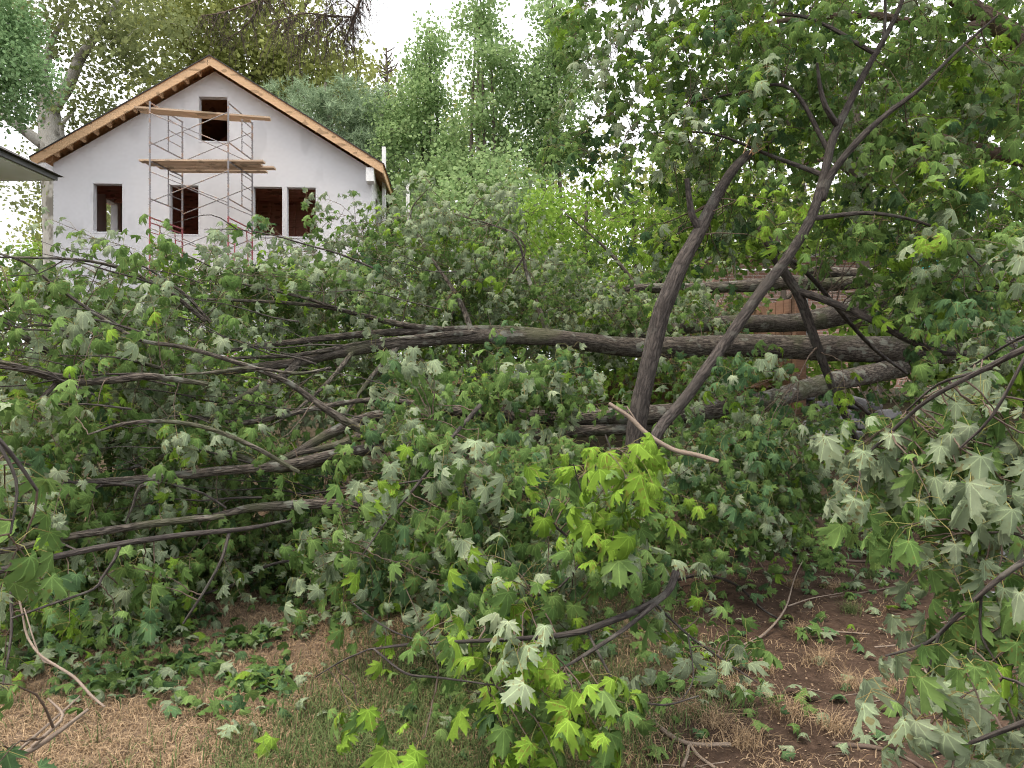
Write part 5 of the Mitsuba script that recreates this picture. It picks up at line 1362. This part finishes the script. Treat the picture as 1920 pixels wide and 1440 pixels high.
# heaps of wilted leaves at the lower left
# crumbs of bark, dead leaf and chips
nc = 16000
cy = 2.4 + 4.8 * rl.random(nc) ** 1.5; cx = rl.uniform(-.72, .72, nc) * (cy + .4)
ct = unit(rl.normal(0, 1, (nc, 3)) * [1, 1, .12]); cs, ct, cn = leaf_frame(ct, unit(np.array([0, 0, 1.]) + rl.normal(0, .5, (nc, 3))))
v, f, uv = leaf_mesh(DIA, DF, DU, np.stack([cx, cy, gz(cx, cy) + .003 + .004 * rl.random(nc)], -1), cs, ct, cn, rl.uniform(.004, .015, nc), rl.integers(0, 2, nc), rl.integers(0, 60, nc).astype(float), np.zeros(nc))
leaf_bsdf('crumb_skin', [((0.05, 0.035, 0.025), (0.36, 0.27, 0.19))], veins=False, trans=0.2, rough=.8)
put('ground_litter', (v, f), 'crumb_skin', uv=uv); tag('ground_litter', 'brown crumbs of bark and dead leaf strewn on the ground', 'litter', kind='stuff')
hp = []
for (px, py, k, sp) in [(250, 1200, 90, .20), (330, 1190, 60, .16), (340, 1260, 70, .10), (180, 1160, 80, .25), (480, 1290, 60, .10), (440, 1220, 25, .08), (510, 1200, 30, .10), (120, 1250, 60, .15), (530, 1090, 70, .18), (560, 1130, 40, .12), (330, 1330, 14, .1), (460, 1360, 20, .12), (700, 1100, 60, .2), (900, 1130, 60, .25), (1250, 960, 90, .4), (1450, 960, 90, .45), (1300, 1050, 50, .3), (60, 1220, 60, .15), (250, 1130, 80, .25), (150, 1200, 120, .25), (230, 1290, 90, .14), (330, 1160, 60, .15), (780, 1150, 90, .25), (960, 1210, 70, .2), (870, 1260, 50, .2), (1100, 1200, 60, .25), (600, 1160, 40, .15), (1000, 1330, 40, .15), (850, 1350, 25, .12), (1400, 1010, 60, .35), (1330, 1230, 22, .12), (1480, 1200, 16, .15), (1250, 1290, 24, .12), (1420, 1330, 14, .15), (1620, 1110, 18, .2), (1550, 1040, 40, .3), (1700, 1010, 40, .25), (1360, 1120, 24, .2), (1560, 1000, 50, .3)]:
    c = G(px, py)
    q = np.zeros((k, 3)); q[:, :2] = c[:2] + rl.normal(0, sp, (k, 2)); q[:, 2] = gz(q[:, 0], q[:, 1]) + np.abs(rl.normal(0, .025, k))
    hp.append(q)
q = np.zeros((900, 3)); q[:, 0] = rl.uniform(1.0, 7.0, 900); q[:, 1] = rl.uniform(5.6, 10.5, 900); q[:, 2] = gz(q[:, 0], q[:, 1]) + np.abs(rl.normal(0, .03, 900))
hp.append(q)
q = np.zeros((160, 3)); q[:, 0] = rl.uniform(1.9, 5.0, 160); q[:, 1] = rl.uniform(2.6, 5.6, 160); q[:, 2] = gz(q[:, 0], q[:, 1]) + np.abs(rl.normal(0, .02, 160))
hp.append(q)
hp = np.vstack(hp)
heap = ground_leaves(rl, hp, .080, (5, 2.5, .4, 2.5))
heap['n'] = unit(heap['n'] + rl.normal(0, .5, heap['n'].shape)); heap['s'], heap['t'], heap['n'] = leaf_frame(heap['t'], heap['n'])
v, f, uv = leaf_mesh(LT1, LF1, LU1, heap['pos'], heap['s'], heap['t'], heap['n'], heap['size'], heap['var'], heap['ids'], heap['cls'])
put('leaf_litter', (v, f), 'maple_leaf_skin', uv=uv); tag('leaf_litter', 'heaps of wilted green leaves on the straw and soil', 'leaves', kind='stuff')

# ---------------------------------------------------------------- leaves into the scene: those that show largest one by one, the rest as one mesh
PLY = {}


def leaf_dict(lod, var, ids, cls):
    k = (lod, int(var), int(ids), int(cls))
    if k not in PLY:
        t, f, u = ((LT0, LF0, LU0), (LT1, LF1, LU1), (LT2, LF2, LU2))[lod]
        PLY[k] = mikit.ply((t[k[1]], f), 'maple_leaf_skin', smooth=(lod != 1), uv=u + np.array([k[2], k[3]]))
    return PLY[k]


def leaf_matrix(d, i):
    M = np.eye(4)
    M[:3, 0], M[:3, 1], M[:3, 2], M[:3, 3] = d['s'][i] * d['size'][i], d['t'][i] * d['size'][i], d['n'][i] * d['size'][i], d['pos'][i]
    return T(M)


for i in range(len(loose['pos'])):
    k = key_of('maple_leaf')
    scene[k] = {**leaf_dict(2, loose['var'][i], loose['ids'][i], loose['cls'][i]), 'to_world': leaf_matrix(loose, i)}
    c_ = int(loose['cls'][i])
    kind_ = ['green', 'pale', 'yellow green', 'dark bluish green'][c_]
    x_, y_ = loose['pos'][i][:2]
    px_, py_ = 960 + F * x_ / y_, 720 + F * EYE / y_
    where = 'on the straw at the lower left' if px_ < 620 else 'in the thin grass at the bottom centre' if px_ < 1160 else 'in the shaded hollow below the leaning stems' if py_ < 1090 else \
        'on dry grass right of the forked branch' if px_ < 1450 else 'on bare soil near the bottom right'
    tag(k, f'loose {kind_} maple leaf lying {where}', 'leaf', f'loose {kind_} leaves {where}')

cell = 4.0
gw, gh = int(1920 / cell), int(1440 / cell)
zb = np.full((gh, gw), 1e9)
proj = []
for d in CROWNS:
    c = d['pos'] + d['t'] * (d['size'] * .45)[:, None]
    x = (960 + F * c[:, 0] / c[:, 1]) / cell; y = (720 - F * (c[:, 2] - EYE) / c[:, 1]) / cell
    rad = np.minimum(d['size'] * .5 * F / c[:, 1] / cell, 8)
    proj.append((x, y, c[:, 1], rad))
offs = [(a_, b_) for a_ in range(-8, 9) for b_ in range(-8, 9)]
for x, y, z, rad in proj:
    for a_, b_ in offs:
        ok = (a_ * a_ + b_ * b_ <= rad * rad) & (x + a_ >= 0) & (x + a_ < gw) & (y + b_ >= 0) & (y + b_ < gh)
        np.minimum.at(zb, ((y[ok] + b_).astype(int), (x[ok] + a_).astype(int)), z[ok])
for d, (x, y, z, rad) in zip(CROWNS, proj):
    score = np.zeros(len(x))
    for a_, b_ in offs:
        ok = np.nonzero((a_ * a_ + b_ * b_ <= rad * rad) & (x + a_ >= 0) & (x + a_ < gw) & (y + b_ >= 0) & (y + b_ < gh))[0]
        hit = z[ok] < zb[(y[ok] + b_).astype(int), (x[ok] + a_).astype(int)] + .03
        score[ok[hit]] += 1
    order = np.argsort(-score)[:300]
    order = order[score[order] > 0]
    one = np.zeros(len(x), bool); one[order] = True
    for i in order:
        near = 2 if z[i] < 2.8 else 0 if z[i] < 5.5 else 1
        scene[key_of(d['thing'] + '__leaf')] = {**leaf_dict(near, d['var'][i], d['ids'][i], d['cls'][i]), 'to_world': leaf_matrix(d, i)}
    r = np.nonzero(~one)[0]
    if len(r):
        tpl = (LT0, LF0, LU0) if d['lod'] == 0 else (LT1, LF1, LU1)
        v, f, uv = leaf_mesh(*tpl, *[d[k][r] for k in ('pos', 's', 't', 'n', 'size', 'var', 'ids', 'cls')])
        put(d['thing'] + '__foliage', (v, f), 'maple_leaf_skin', uv=uv, stuff=True)
    if d['petioles']:
        v, f, uv = tubes_batch(d['pets'], np.full(d['pets'].shape[:2], .0011), 3)
        put(d['thing'] + '__leaf_stalks', (v, f), 'petiole_skin', smooth=True, stuff=True)
print('leaves', sum(len(d['pos']) for d in CROWNS), 'entries', len(scene), 'tris', sum(len(x[1]) for x in meshkit.WRITTEN.values()))
